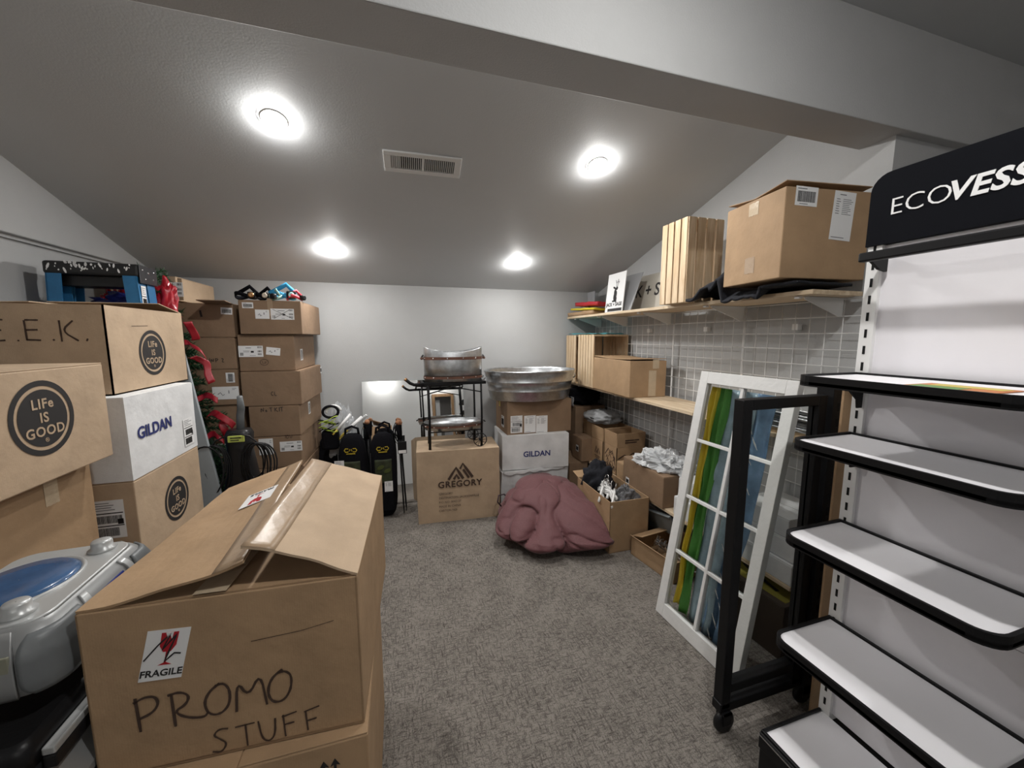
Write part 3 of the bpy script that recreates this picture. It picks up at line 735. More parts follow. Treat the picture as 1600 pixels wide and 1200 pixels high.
b = carton('open brown carton with a black peak logo, middle of three on the low shelf', (1.81, 2.918, 0.336), 0.27, 0.198, 0.225, 0, KR, gG, top='open', flap_up={'L': (1, 0.116), 'F': (3, 0.118), 'R': (-2, 0.118), 'B': (2, 0.118)})
M = FM(b, 'L', 0.01, 0.02); m = MB(); m.strokes([[(-.04, -.03), (-.02, .03), (.005, -.015), (.02, .02), (.045, -.03)], [(-.015, -.03), (-.008, -.01), (.01, -.03)]], .010, INKB, M, .0012); m.strokes([[(-.045, -.055), (.05, -.055)], [(-.03, -.07), (.035, -.07)]], .006, INKB, M, .0012); m.build('printed_logo', b)
b = carton('open brown carton behind the small one, farthest of three on the low shelf', (1.83, 3.135, 0.336), 0.24, 0.21, 0.225, 0, KR, gG, top='open', flap_up={'L': (2, 0.116), 'F': (3, 0.1), 'R': (-2, 0.118), 'B': (2, 0.118)})
b = carton('small brown carton with a white label at the far end of the low shelf', (1.635, 3.10, 0.336), 0.125, 0.19, 0.21, 0, KRS); m_label(b, FM(b, 'L', 0.01, 0.0), 0.05, 0.06, 65, 0)
b = carton('small plain brown carton wedged between the mountain carton and the bubble wrap carton', (1.715, 2.545, 0.336), 0.09, 0.10, 0.13, 0, KR)
b = carton('brown carton in the back corner of the low shelf under the dark bag', (1.80, 3.395, 0.336), 0.32, 0.24, 0.45, 0, KRS)
b = carton('brown taped carton on the middle shelf in front of the crates', (1.775, 2.652, 1.011), 0.300, 0.570, 0.270, radians(-2.4), KR, along='x', fl=0.012)
m_tape(b, FP(b, 'F', 1019, 599), 0.062, 0.19); m_tape(b, FP(b, 'F', 1025, 569), 0.052, 0.065)
b = carton('large brown carton overhanging the top shelf, packing list and barcode on it', (1.765, 1.372, 1.693), 0.42, 0.33, 0.365, radians(-7.4), KR, along='x', fl=0.022)
m_label(b, FP(b, 'F', 1260, 307), 0.105, 0.075, 71, 0, -0.03); m_label(b, FP(b, 'F', 1316, 338), 0.105, 0.195, 72, 3, -0.06)
m_tape(b, FP(b, 'L', 1178, 327), 0.055, 0.055); m_tape(b, FP(b, 'L', 1171, 415), 0.055, 0.07, 0, TAPEC)
gW = 'white cartons on the low shelf behind the sash'
for lb, x, y, z, w, d, h in (('white carton low in the white stack seen through the glass rack', 1.81, 1.33, 0.336, 0.30, 0.34, 0.10), ('white carton in the middle of the white stack seen through the glass rack', 1.82, 1.33, 0.437, 0.29, 0.33, 0.10),
                            ('white carton on top of the white stack seen through the glass rack', 1.82, 1.345, 0.538, 0.28, 0.28, 0.09), ('white carton on the low shelf seen through the left panes of the sash', 1.81, 1.78, 0.336, 0.30, 0.28, 0.12),
                            ('upper white carton seen through the left panes of the sash', 1.82, 1.79, 0.457, 0.28, 0.24, 0.12)):
    carton(lb, (x, y, z), w, d, h-0.001, 0, KRW, gW)
b = carton('dark carton with a yellow printed top on the floor behind the glass rack', (1.78, 1.36, 0), 0.36, 0.42, 0.26, radians(3), mat('dark_print_board', (0.05, 0.035, 0.025), 0.6))
m = MB(); m.prism([(-.15, -.19), (.12, -.19), (.12, .19), (-.15, .19)], .001, .0014, mat('olive_print', (0.22, 0.19, 0.03), 0.6), FM(b, 'T'))
m.strokes([[(-.1, -.12), (-.05, .1), (0, -.05), (.05, .12), (.08, -.1)], [(-.12, .02), (.1, .05)]], .02, INK, FM(b, 'T'), .002); m.build('printed_picture', b)

# ================================================================== shelving on the right wall
def gridwalls():
    ys = [3.52, 2.97, 2.372, 1.774, 1.18]; lb = ('white wire grid panel at the far end of the right wall', 'white wire grid panel behind the taped carton on the middle shelf',
          'white wire grid panel between the middle shelf and the taller carton above', 'white wire grid panel nearest, above the glass rack')
    for i in range(4):
        y1, y0 = ys[i]-0.004, ys[i+1]+0.004; m = MB(); n = 8; z0, z1 = 0.08, 1.62
        for k in range(n+1):
            y = y0+(y1-y0)*k/n; m.tube([(0, y, z0), (0, y, z1)], 0.0021 if k % n else 0.0034, WHITEM, 6)
        nz_ = 20
        for k in range(nz_+1):
            z = z0+(z1-z0)*k/nz_; m.tube([(-0.005, y0, z), (-0.005, y1, z)], 0.0021 if k % nz_ else 0.0034, WHITEM, 6)
        for z in (0.3, 1.5): m.box((0.014, (y0+y1)/2, z), (0.03, 0.03, 0.03), WHITEM)
        o = m.build('wire_grid', loc=(XR-0.035, 0, 0)); tag(o, lb[i], 'grid panel', 'wire grid panels on the right wall')
gridwalls()
SHX0, SHX1 = 1.656, 1.955
def shelf(label, y0, y1, ztop, k, ends):
    t = thing('wall_shelf', label, 'shelf', (0, 0, ztop), 0, 'shelf boards on the wire grid')
    m = MB(); m.span((SHX0, y0, -0.019), (SHX1, y1, 0), k, bev=0.0015); m.build('board', t)
    for y in ends:
        m = MB(); m.prism([(0, 0), (0.24, 0), (0.24, -0.012), (0.02, -0.085), (0, -0.085)], -0.002, 0.002, WHITEM, Matrix(((-1, 0, 0, SHX1+0.008), (0, 0, 1, y), (0, 1, 0, -0.0195), (0, 0, 0, 1))))
        m.box((SHX1+0.008-0.12, y, -0.022), (0.24, 0.022, 0.003), WHITEM); m.box((SHX0+0.03, y, -0.026), (0.02, 0.024, 0.01), WHITEM, bev=.002)
        m.build('bracket', t)
    return t
PINEW = wood('whitewashed_pine', (0.70, 0.62, 0.52), (0.84, 0.78, 0.70), 'Y')
shelf('long pale shelf board at the top, far half, carrying the signs', 2.10, 3.53, 1.645, PINEY, (2.40, 2.97, 3.40))
shelf('long pale shelf board at the top, near half, under the large carton', 1.18, 2.098, 1.645, PINEY, (1.26, 1.78))
shelf('pine middle shelf board carrying the crates and the taped carton', 1.80, 3.53, 1.010, PINEY, (2.02, 2.66, 3.3))
shelf('pine middle shelf board under the silvery packs behind the window sash', 1.16, 1.798, 1.010, PINEY, (1.3, 1.74))
shelf('pine low shelf board carrying the open cartons', 1.80, 3.53, 0.335, PINEY, (1.95, 2.6, 3.2))
shelf('pine low shelf board under the white cartons behind the glass rack', 1.16, 1.798, 0.335, PINEY, (1.25, 1.72))

def crate(label, loc, w, d, h, nside, opening, slatk=PINE):
    """wooden crate stood on end: solid end boards top and bottom, slatted long faces"""
    t = thing('wooden_crate', label, 'crate', loc, 0, 'slatted pine crates'); b = 0.010
    for z in (0, h-0.014):
        m = MB(); m.span((-w/2+b, -d/2+b, z), (w/2-b, d/2-b, z+0.014), slatk, bev=.0015); m.build('end_board', t)
    def slats(face, n):
        L = d if face in 'LR' else w
        for k in range(n):
            p = L/n; c = -L/2+p*(k+0.5); s = p*0.80/2
            m = MB()
            if face == 'L': m.span((-w/2, c-s, 0), (-w/2+b, c+s, h), slatk, bev=.0015)
            if face == 'R': m.span((w/2-b, c-s, 0), (w/2, c+s, h), slatk, bev=.0015)
            if face == 'F': m.span((c-s, -d/2, 0.0), (c+s, -d/2+b, h), slatk, bev=.0015)
            if face == 'B': m.span((c-s, d/2-b, 0), (c+s, d/2, h), slatk, bev=.0015)
            m.build('slat', t)
    for f in 'LRFB':
        if f == opening: continue
        slats(f, nside if f in 'LR' else 4)
    return t
crate('pine slatted crate standing on end on the top shelf beside the black jacket', (1.712, 1.945, 1.646), 0.256, 0.22, 0.468, 4, 'B')
crate('pine crate on the middle shelf with its open side towards the taped carton', (1.80, 3.085, 1.011), 0.34, 0.30, 0.458, 6, 'F')
crate('narrow pine crate at the far end of the middle shelf beside the back wall', (1.78, 3.405, 1.011), 0.28, 0.21, 0.452, 4, 'F')
def soft(name, label, cat, fn, k, nu=20, nv=20, th=0.003, group=None):
    m = MB(); m.sheet(fn, nu, nv, k, th); o = m.build(name); return tag(o, label, cat, group)
soft('folded_cloth', 'teal cloth lying over the two crates on the middle shelf', 'cloth',
     lambda u, v: (1.655+0.28*u, 2.96+0.53*v, 1.476+0.008*nz(u*5, v*6)+0.012*max(0, nz(u*3+4, v*3))), mat('teal_cloth', (0.08, 0.30, 0.34), 0.8), 16, 24)

# ------------------------------------------------ top shelf goods
Z1 = 1.646
def pack(name, label, cat, c, size, k, rz=0.0, rx=0.0, print_k=None, group=None):
    t = thing(name, label, cat, c, rz, group); t.rotation_euler = (rx, 0, rz); m = MB()
    w, d, h = size
    m.sheet(lambda u, v: ((u-.5)*w, (v-.5)*d, h/2+h*0.25*nz(u*3+w, v*4)), 12, 12, k, h)
    m.build('wrapper', t)
    if print_k:
        m = MB(); m.sheet(lambda u, v: ((u-.5)*w*0.5, (v-.5)*d*0.6, h+h*0.25*nz((u*.5+.25)*3+w, (v*.6+.2)*4)+.001), 8, 8, print_k, 0.001); m.build('printed_panel', t)
    return t
pack('paper_bag', 'flat kraft bag lying at the far end of the top shelf, under a yellow pack', 'bag', (1.78, 3.28, Z1+.0), (0.24, 0.46, 0.035), KR, 0.05)
pack('fabric_pack', 'flat yellow pack with a black edge on the top shelf, left of the hare sign', 'pack', (1.77, 3.24, Z1+.047), (0.22, 0.44, 0.018), mat('yellow_nylon', (0.62, 0.50, 0.03), 0.5), 0.02, 0.05, BLACKF)
pack('fabric_pack', 'red and black wrapped pack lying on top of the yellow one', 'pack', (1.75, 3.19, Z1+.081), (0.15, 0.40, 0.034), mat('red_nylon', (0.40, 0.02, 0.03), 0.5), 0.03, 0.06, BLACKF)
def leaning_panel(name, label, cat, y0, y1, h, x0, x1, k, th=0.006, group=None):
    """board standing on the top shelf, foot at x0, head at x1"""
    t = thing(name, label, cat, (x0, (y0+y1)/2, Z1+0.001), 0, group)
    a = math.atan2(x1-x0, h); t.rotation_euler = (0, a, 0)
    m = MB(); m.span((0, -(y1-y0)/2, 0.0), (th, (y1-y0)/2, sqrt(h*h+(x1-x0)**2)), k, bev=.001); m.build('panel', t); return t
def LP(u, v): return frame((-0.0005, u, v), (0, -1, 0), (0, 0, 1))
t = leaning_panel('display_sign', 'white sign with an antlered hare drawn above black lettering on the top shelf', 'sign', 2.585, 2.835, 0.300, 1.665, 1.695, PAPER)
m = MB(); M = LP(0.0, 0.105)
def ell(cx, cy, rx, ry, a=0, n=20): return [(cx+rx*cos(q)*cos(a)-ry*sin(q)*sin(a), cy+rx*cos(q)*sin(a)+ry*sin(q)*cos(a)) for q in [2*pi*i/n for i in range(n)]]
for p in (ell(.004, .02, .022, .040, -.2), ell(.010, -.006, .020, .024), ell(.018, .075, .016, .013, .3), ell(-.002, .055, .012, .026, -.3), ell(.022, -.02, .007, .018, .2), ell(-.012, -.022, .022, .007), ell(-.016, .082, .008, .02, 1.2)):
    m.prism(p, 0, 0.0006, INK, M)
m.strokes([[(.014, .085), (.010, .115), (-.004, .14)], [(.010, .112), (.022, .132)], [(.022, .085), (.034, .112), (.030, .145)], [(.033, .112), (.046, .128)]], .006, INK, M, .0005)
m.build('printed_animal', t)
m = MB(); m.text('JACK + SAGE', 0.038, INK, LP(0.0, 0.056) @ T(0, 0, .0005), bold=.0010); m.build('printed_lettering', t)
m = MB(); m.prism([(-.085, 0), (.115, 0), (.115, .022), (-.085, .022)], 0, .0006, INK, LP(0.0, .004)); m.build('printed_band', t)
ACR = mat('acrylic_sheet', (0.50, 0.51, 0.53), 0.12, trans=0.35, ior=1.2, spec=0.7)
t = leaning_panel('acrylic_sign', 'blank grey acrylic sign leaning on the top shelf right of the hare sign', 'sign', 2.53, 2.74, 0.285, 1.70, 1.80, ACR, 0.005)
t = leaning_panel('display_sign', 'cream sign with large letters leaning half hidden behind the acrylic panel and crate', 'sign', 2.26, 2.86, 0.275, 1.845, 1.89, mat('cream_board', (0.48, 0.455, 0.40), 0.6))
m = MB(); m.text('K + S', 0.130, INK, LP(0.006, 0.152) @ T(0, 0, .0006), bold=.0022, space=1.0); m.build('printed_lettering', t)
m = MB()
for (a, b_) in (((1.86, 3.36, Z1), (1.864, 3.50, Z1+.24)), ((1.80, 3.36, Z1), (1.804, 3.50, Z1+.12)), ((1.80, 3.36, Z1), (1.864, 3.364, Z1+.12)), ((1.80, 3.496, Z1), (1.864, 3.50, Z1+.12))): m.span(a, b_, ACR)
tag(m.build('acrylic_holder'), 'clear acrylic brochure holder standing in the far corner of the top shelf', 'holder')
# jacket
JK = mat('black_navy_cloth', (0.010, 0.011, 0.016), 0.9, bump=.3, bscale=60)
def jack(u, v):
    y = 1.20+0.625*v; x = 1.585+0.33*u
    z = 0.028*(1-v*0.2)
    if v > 0.60: z = 0.028+0.225*max(0, 1-abs(v-0.66)/0.32)**1.2*(0.45+0.55*u) if v > 0.66 else 0.028+0.225*((v-.60)/.06)*(0.45+0.55*u)
    z += 0.02*nz(u*5, v*9)*(1 if v > .62 else .15)
    if u < 0.25: z -= 0.06*(0.25-u)/0.25*(1 if v < .75 else .5)*(.6+.8*abs(nz(v*6, 3)))*(1 if v > .28 else 0)
    return (x, y, Z1+max(z, 0.004) if x > SHX0 else Z1+z)
soft('folded_jacket', 'black jacket bunched on the top shelf between the crate and the large carton', 'jacket', jack, JK, 30, 60, 0.012)

# ------------------------------------------------ low shelf and floor goods
def crumple(c, r, amp, fr, k, nu=40, nv=22, smooth=False, seed=0, zmin=None):
    c = Vector(c)
    def fn(t, p):
        d = Vector((sin(p)*cos(t), sin(p)*sin(t), -cos(p)))
        q = d*fr+Vector((seed, seed*2, 0))
        f = 1+amp*(noise.noise(q)+0.6*abs(noise.noise(q*2.1))+0.4*noise.noise(q*4.3))
        v = c+Vector((d.x*r[0], d.y*r[1], d.z*r[2]))*f
        if zmin is not None: v.z = max(v.z, zmin+0.003*d.z*d.z)
        return v
    return fn
t = thing('bubble_wrap', 'crumpled heap of clear bubble wrap on the brown carton of the low shelf', 'packing', (1.775, 2.17, 0.548))
for i, (c, r) in enumerate((((0.02, -.02, .035), (.12, .15, .07)), ((-.05, .08, .03), (.08, .09, .06)), ((.05, -.14, .03), (.09, .08, .05)))):
    m = MB(); m.blob(crumple(c, r, .65, 2.6, FILMW, seed=i*3, zmin=0.002), FILMW, 44, 24, False); m.build('film_fold', t)
t = thing('plastic_bag', 'frosted plastic bag of soft goods lying across the open cartons on the low shelf', 'bag', (1.79, 3.05, 0.685))
m = MB(); m.blob(crumple((0, 0, .04), (.14, .17, .06), .28, 2.2, FILM, seed=4, zmin=0.0), mat('frosted_film', (0.42, 0.43, 0.44), 0.28, trans=.25, ior=1.2), 44, 24); m.build('film', t)
m = MB(); m.strokes([[(-.04, 0), (.05, .004)]], .010, INK, frame((-.135, -.06, .05), (0, -1, 0), (0, 0, 1)), .004); m.build('printed_lettering', t)
t = thing('dark_bag', 'black mesh bag bulging on the corner carton under the middle shelf', 'bag', (1.78, 3.38, 0.788))
m = MB(); m.blob(crumple((0, 0, .09), (.15, .13, .095), .3, 2.4, BLACKF, seed=8, zmin=0.0), BLACKF, 40, 22); m.build('body', t)
m = MB(); m.sheet(lambda u, v: (-.16+.015*nz(v*4, u*4), .10-.2*u, .005+.085*v), 8, 6, mat('grey_mesh', (.35, .35, .36), .6), .004); m.build('mesh_panel', t)
# hangers in the floor carton
t = thing('clothes_hanger', 'white plastic clothes hangers packed upright in the open floor carton', 'hanger', (1.40, 2.42, 0.20), 0.2, 'white hangers in the floor carton')
m = MB()
m.tube([(-.12, 0, .10), (-.10, 0, .085), (0, 0, .145), (.10, 0, .085), (.12, 0, .10), (.12, 0, .085), (0, 0, .12)], .009, WHITEM, 6)
m.tube([(-.12, 0, .10), (0, 0, .15), (.12, 0, .10)], .009, WHITEM, 6); m.build('shoulders', t)
m = MB(); m.tube([(0, 0, .145), (0, 0, .18)]+[(.02-.02*cos(a*.5), 0, .18+.022*sin(a*.5)) for a in range(8)], .003, CHROME, 6); m.build('hook', t)
t.rotation_euler = (0.25, 0, 1.25)
for i in range(7):
    o = dup(t, t['label'], (1.40+random.uniform(-.012, .03), 2.39-0.024*i, 0.235+random.uniform(-.015, .02))); o.rotation_euler = (0.2+random.uniform(-.2, .2), random.uniform(-.25, .25), 1.25+random.uniform(-.4, .4))
t = thing('plastic_sleeve', 'clear plastic wrap around dark goods beside the white hangers', 'packing', (1.53, 2.24, 0.17))
m = MB(); m.blob(crumple((0, 0, .12), (.09, .085, .11), .4, 2.6, FILM, seed=11, zmin=0.0), mat('smoky_film', (0.20, 0.20, 0.21), .18, trans=.3, ior=1.25), 36, 20, False); m.build('film', t)
t = thing('black_garment', 'black garment heaped in the far end of the hanger carton', 'clothes', (1.47, 2.52, 0.24))
m = MB(); m.blob(crumple((0, 0, .12), (.11, .085, .13), .4, 2.2, JK, seed=14, zmin=0.0), JK, 36, 20); m.build('cloth', t)
# hooks in the low carton
t = thing('grid_hook', 'chrome grid wall hook in the bundle lying in the low open carton', 'hook', (1.60, 1.95, 0.10), 0, 'chrome hooks in the low carton')
m = MB(); m.tube([(0, 0, 0), (0, -.25, .0), (0, -.265, .012)], .004, CHROME, 6); m.build('rod', t)
m = MB(); m.box((0, .004, .004), (.03, .004, .045), CHROME, bev=.001); m.build('clip', t)
t.rotation_euler = (.15, .2, .3)
for i in range(9):
    o = dup(t, t['label'], (1.585+.006*i+random.uniform(-.008, .008), 1.985-.012*i+random.uniform(-.01, .01), .115+random.uniform(-.012, .03))); o.rotation_euler = (random.uniform(-.1, .3), random.uniform(-.5, .5), random.uniform(.1, .75))
m = MB(); m.box((0, 0, 0), (.012, .33, .15), mat('slate_plastic', (0.17, 0.19, 0.20), 0.45), bev=.003)
m.box((-.008, 0, .07), (.02, .33, .010), MATS['slate_plastic'], bev=.002)
o = m.build('bin_lid', loc=(1.70, 2.085, 0.20)); o.rotation_euler = (-0.25, -0.35, 0); tag(o, 'slate grey bin lid propped up behind the low carton of hooks', 'lid')
# silvery packs on the middle shelf
z = 1.0105
m = MB(); m.span((-.12, -.09, 0), (.12, .09, .022), PINE, bev=.002); o = m.build('wood_block', loc=(1.80, 1.245, z)); tag(o, 'short pine board under the silvery packs on the middle shelf', 'board')
z += .0225; SILP = mat('silver_film', (0.50, 0.51, 0.52), .2, .6, var=.2, vscale=30, bump=.4, bscale=50)
lbs = 'silvery flat pack in the stack on the middle shelf behind the glass rack'
m = MB(); m.sheet(lambda u, v: (-.13+.26*u, -.12+.24*v, .006+.0025*nz(u*6, v*5)), 16, 16, SILP, .008); first = m.build('flat_pack', loc=(1.80, 1.26, z)); tag(first, lbs, 'pack', 'silvery flat packs on the middle shelf')
for i in range(1, 9):
    o = first.copy(); COL.objects.link(o); o.location = (1.80+random.uniform(-.012, .012), 1.26+random.uniform(-.02, .02), z+.0115*i); o.rotation_euler = (0, 0, random.uniform(-.08, .08))

# ================================================================== window sash
A0 = Vector((1.285, 1.58, 0.0)); u_ = Vector((0.02, -0.48, 0)).normalized(); v_ = Vector((0.215, 0.038, 1.268)); v_ = (v_-u_*v_.dot(u_)).normalized()
SW, SH = 0.487, 1.292
t = thing('window_sash', 'old white wooden window sash with eight panes leaning beside the glass rack', 'window sash', A0)
t.matrix_world = frame(A0+Vector((0, 0, 0.003)), u_, v_)
d_ = 0.034
def sp(a, b, k, bev=.002): m = MB(); m.span((a[0], a[1], -d_), (b[0], b[1], 0), k, bev=bev); return m
sw, tr, br = 0.048, 0.058, 0.07
sp((0, 0), (sw, SH), WHITEP).build('stile', t); sp((SW-sw, 0), (SW, SH), WHITEP).build('stile', t)
sp((sw, SH-tr), (SW-sw, SH), WHITEP).build('rail', t); sp((sw, 0), (SW-sw, br), WHITEP).build('rail', t)
ih = (SH-tr-br)
m = MB(); m.span((SW/2-.008, br, -d_+.006), (SW/2+.008, SH-tr, -.004), WHITEP, bev=.002); m.build('muntin', t)
for k in (1, 2, 3):
    y = br+ih*k/4; m = MB(); m.span((sw, y-.008, -d_+.006), (SW-sw, y+.008, -.005), WHITEP, bev=.002); m.build('muntin', t)
for i in range(2):
    for k in range(4):
        x0 = sw if i == 0 else SW/2+.008; x1 = SW/2-.008 if i == 0 else SW-sw
        y0, y1 = br+ih*k/4+.008, br+ih*(k+1)/4-.008
        m = MB(); m.span((x0, y0, -.019), (x1, y1, -.016), GLASS); m.build('pane', t)
# coloured bags hanging behind the panes
BN = frame(A0+Vector((0, 0, .003)), u_, v_)
def band(name, label, x0t, x1t, x0b, x1b, y0, y1, k, zz, seed, cat='bag', wob=.012):
    m = MB()
    def fn(u, v):
        a = x0b+(x0t-x0b)*v; b2 = x1b+(x1t-x1b)*v
        x = a+(b2-a)*u+wob*nz(v*5, seed)*(0.4+u*.6); y = y0+(y1-y0)*v
        return BN @ Vector((x, y, zz-.012*sin(u*9+seed+v*3)-.012*nz(u*4+seed, v*7)))
    m.sheet(fn, 18, 44, k, .0015); o = m.build(name); return tag(o, label, cat, 'coloured nylon and plastic hanging behind the sash')
band('nylon_strip', 'yellow nylon strip hanging behind the left panes of the sash', .050, .090, .052, .094, .09, 1.222, mat('yellow_strip', (.72, .55, .05), .45), -.048, 1)
band('nylon_strip', 'green nylon strip hanging behind the left panes of the sash', .082, .138, .082, .150, .06, 1.222, mat('green_strip', (.085, .29, .05), .45), -.060, 2)
BLUEP = mat('blue_film', (.24, .39, .60), .22, var=.35, vscale=7, bump=.4, bscale=18)
GRYP = mat('greyblue_film', (.36, .48, .56), .2, var=.3, vscale=9, bump=.4, bscale=18)
o = band('plastic_sleeve', 'blue grey plastic sleeve hanging in the middle behind the sash', .128, .262, .140, .262, .05, 1.222, GRYP, -.078, 3, wob=.016)
o = band('plastic_sleeve', 'blue plastic sleeve with white print hanging behind the right panes of the sash', .225, .355, .215, .310, .03, 1.222, BLUEP, -.098, 4, wob=.02)
m = MB()
for k in range(16):
    y = .10+k*.066; x = .245+.02*((k*7) % 3)
    for q in range(3): m.strokes([[(0, 0), (random.uniform(.03, .05), 0)]], .0035, PAPER, BN @ T(x+.006*q, y-.011*q, -.070) @ RZ(-.9), 0)
bl = m.build('printed_lettering', o)
# ================================================================== glass rack on casters
t = thing('glass_rack', 'black framed glass panel stand on casters between the sash and the display stand', 'rack', (1.094, 0.985, 0))
x1, z0, z1, p = 0.385, 0.098, 1.243, 0.040
def part(name, *spans, k=BLACK, bev=.003):
    m = MB()
    for a, b in spans: m.span(a, b, k, bev=bev)
    return m.build(name, t)
part('upright', ((0, -p/2, z0), (p, p/2, z1))); part('upright', ((x1-p, -p/2, z0), (x1, p/2, z1)))
part('cross_bar', ((p, -p/2, z1-.036), (x1-p, p/2, z1))); part('cross_bar', ((p, -p/2, z0+.06), (x1-p, p/2, z0+.095)))
part('base_bar', ((-.005, -p/2, z0-.014), (x1+.02, p/2, z0+.022)))
m = MB(); m.span((p, -.003, z0+.095), (x1-p, .003, z1-.036), GLASS); m.build('glass_pane', t)
m = MB(); m.span((x1+.012, -.03, 0.05), (x1+.07, .03, z1+.045), BLACK, bev=.002); po = m.build('slotted_post', t)
m = MB()
for k in range(20):
    for y in (-.0305,): m.span((x1+.034, y, .12+k*.056), (x1+.046, y+.001, .15+k*.056), mat('slot_dark', (.002, .002, .002), .9))
m.build('slots', po)
for x in (0.022, x1+.03):
    m = MB(); m.lathe([(.001, -.012), (.036, -.012), (.042, -.006), (.042, .006), (.036, .012), (.001, .012)], BLACKP, M=T(x, -.012, .043) @ RX(pi/2), seg=24, closed=True); w = m.build('caster_wheel', t)
    m = MB(); m.span((x-.018, -.03, .04), (x+.018, -.026, z0-.012), BLACK); m.span((x-.018, .002, .04), (x+.018, .006, z0-.012), BLACK); m.span((x-.02, -.03, z0-.02), (x+.02, .02, z0-.012), BLACK); m.build('caster_fork', w)
# brown board behind the display stand
m = MB(); m.span((1.43, .885, 0), (1.72, .893, 1.33), KR, bev=.001)
tag(m.build('hardboard_sheet'), 'tall brown board standing behind the display stand beside the slotted post', 'board')

# ================================================================== display stand
GX0, GX1, GY0, GY1 = 1.05, 1.315, 0.352, 0.782
PANEL = mat('white_laminate', (0.83, 0.815, 0.85), 0.5, var=.02, vscale=8)
INS = mat('white_insert', (0.88, 0.87, 0.90), 0.45)
t = thing('display_stand', 'tall black and white shop display stand with five shelves and lettered header', 'display stand', (GX1, (GY0+GY1)/2, 0))
def L(x, y, z): return (x-GX1, y-(GY0+GY1)/2, z)
def gp(name, a, b, k, bev=.0, parent=None):
    m = MB(); m.span(L(*a), L(*b), k, bev=bev); return m.build(name, parent or t)
gp('back_panel', (GX1, GY0+.02, .238), (GX1+.010, GY1-.03, .75), PANEL); gp('back_panel', (GX1, GY0+.02, .752), (GX1+.010, GY1-.03, 1.70), PANEL)
SLOT = MATS['slot_dark']
for y0 in (GY0-.008, GY1-.03):
    m = MB(); m.span(L(GX1-.012, y0, 0), L(GX1+.03, y0+.034, 1.74), WHITEM, bev=.001); u = m.build('slotted_upright', t)
    m = MB()
    for k in range(31): m.span(L(GX1-.0128, y0+.014, .26+k*.0475), L(GX1-.0118, y0+.0205, .284+k*.0475), SLOT)
    m.build('slots', u)
def rounded(x0, x1, y0, y1, r, n=6):
    pts = [(x1, y0), (x1, y1)]
    for k in range(n+1): a = pi/2+pi/2*k/n; pts.append((x0+r+r*cos(a), y1-r+r*sin(a)))
    for k in range(n+1): a = pi+pi/2*k/n; pts.append((x0+r+r*cos(a), y0+r+r*sin(a)))
    return pts
def gshelf(z, first=False):
    P = rounded(GX0, GX1-.014, GY0, GY1, .045); q = [(a-GX1, b-(GY0+GY1)/2) for a, b in P]; h = .024
    m = MB(); m.prism(q, z-h-.004, z-h+.008, BLACK)
    n = len(q); inner = [(a-GX1, b-(GY0+GY1)/2) for a, b in rounded(GX0+.008, GX1-.022, GY0+.008, GY1-.008, .038)]
    lo = [m.bm.verts.new((x, y, z)) for x, y in q]; hi = [m.bm.verts.new((x, y, z)) for x, y in inner]; il = [m.bm.verts.new((x, y, z-h+.008)) for x, y in inner]; ol = [m.bm.verts.new((x, y, z-h)) for x, y in q]
    fs = []
    for i in range(n):
        j = (i+1) % n
        fs += [m.bm.faces.new((lo[i], lo[j], hi[j], hi[i])), m.bm.faces.new((hi[i], hi[j], il[j], il[i])), m.bm.faces.new((ol[i], ol[j], lo[j], lo[i]))]
    m._set(fs, BLACK); tr_ = m.build('shelf_tray', t)
    m = MB(); m.prism([(a-GX1, b-(GY0+GY1)/2) for a, b in rounded(GX0+.0095, GX1-.0235, GY0+.0095, GY1-.0095, .036)], z-h+.0085, z-.0055, INS); m.build('shelf_insert', tr_)
    for y in (GY0+.018, GY1-.022):
        m = MB(); m.prism([(0, 0), (-.15, 0), (-.12, -.006), (-.06, -.022), (-.025, -.05), (-.02, -.075), (0, -.075)], -.002, .002, BLACK,
                          Matrix(((1, 0, 0, -.012), (0, 0, 1, y-(GY0+GY1)/2), (0, 1, 0, z-h-.004), (0, 0, 0, 1)))); m.build('shelf_bracket', tr_)
for z in (1.347, 1.168, .892, .568): gshelf(z)
# base deck
m = MB(); m.span(L(GX0, GY0, 0.0), L(GX1+.03, GY1, .215), BLACK, bev=.004); base = m.build('base', t)
m = MB(); m.span(L(GX0, GY0, .2155), L(GX0+.010, GY1, .238), BLACK, bev=.003); m.span(L(GX0, GY1-.008, .2155), L(GX1-.014, GY1, .238), BLACK, bev=.002)
m.span(L(GX0-.006, GY0, .18), L(GX0-.0005, GY1, .232), BLACK, bev=.002); m.build('base_lip', base)
m = MB(); m.span(L(GX0-.0075, GY0, .222), L(GX0-.0055, GY1, .225), CHROME); m.build('price_rail', base)
m = MB(); m.span(L(GX0+.0105, GY0+.004, .2155), L(GX1-.013, GY1-.0085, .231), INS); m.build('shelf_insert', base)
# header
hy0, hy1, hz0, hz1, r = GY0-.004, GY1+.008, 1.703, 1.893, .045
yc = (GY0+GY1)/2
pts = [(hy0, hz0), (hy1, hz0)]+[(hy1-r+r*cos(a*pi/12), hz1-r+r*sin(a*pi/12)) for a in range(7)]+[(hy0+r+r*cos(pi/2+a*pi/12), hz1-r+r*sin(pi/2+a*pi/12)) for a in range(7)]
m = MB(); m.prism([(a-yc, b) for a, b in pts], -.012, .012, mat('header_black', (.006, .0065, .009), .6, spec=.06), Matrix(((0, 0, 1, -.006), (1, 0, 0, 0), (0, 1, 0, 0), (0, 0, 0, 1)))); hd_ = m.build('header_panel', t)
m = MB(); HM = frame((-.0185, 0.0, 0), (0, -1, 0), (0, 0, 1)); LW = mat('white_letter', (.85, .85, .85), .4)
m.text('ECO', .062, LW, HM @ T(-(0.742-yc), 1.795, .001), bold=-.0008, space=1.0, depth=.002, align='LEFT')
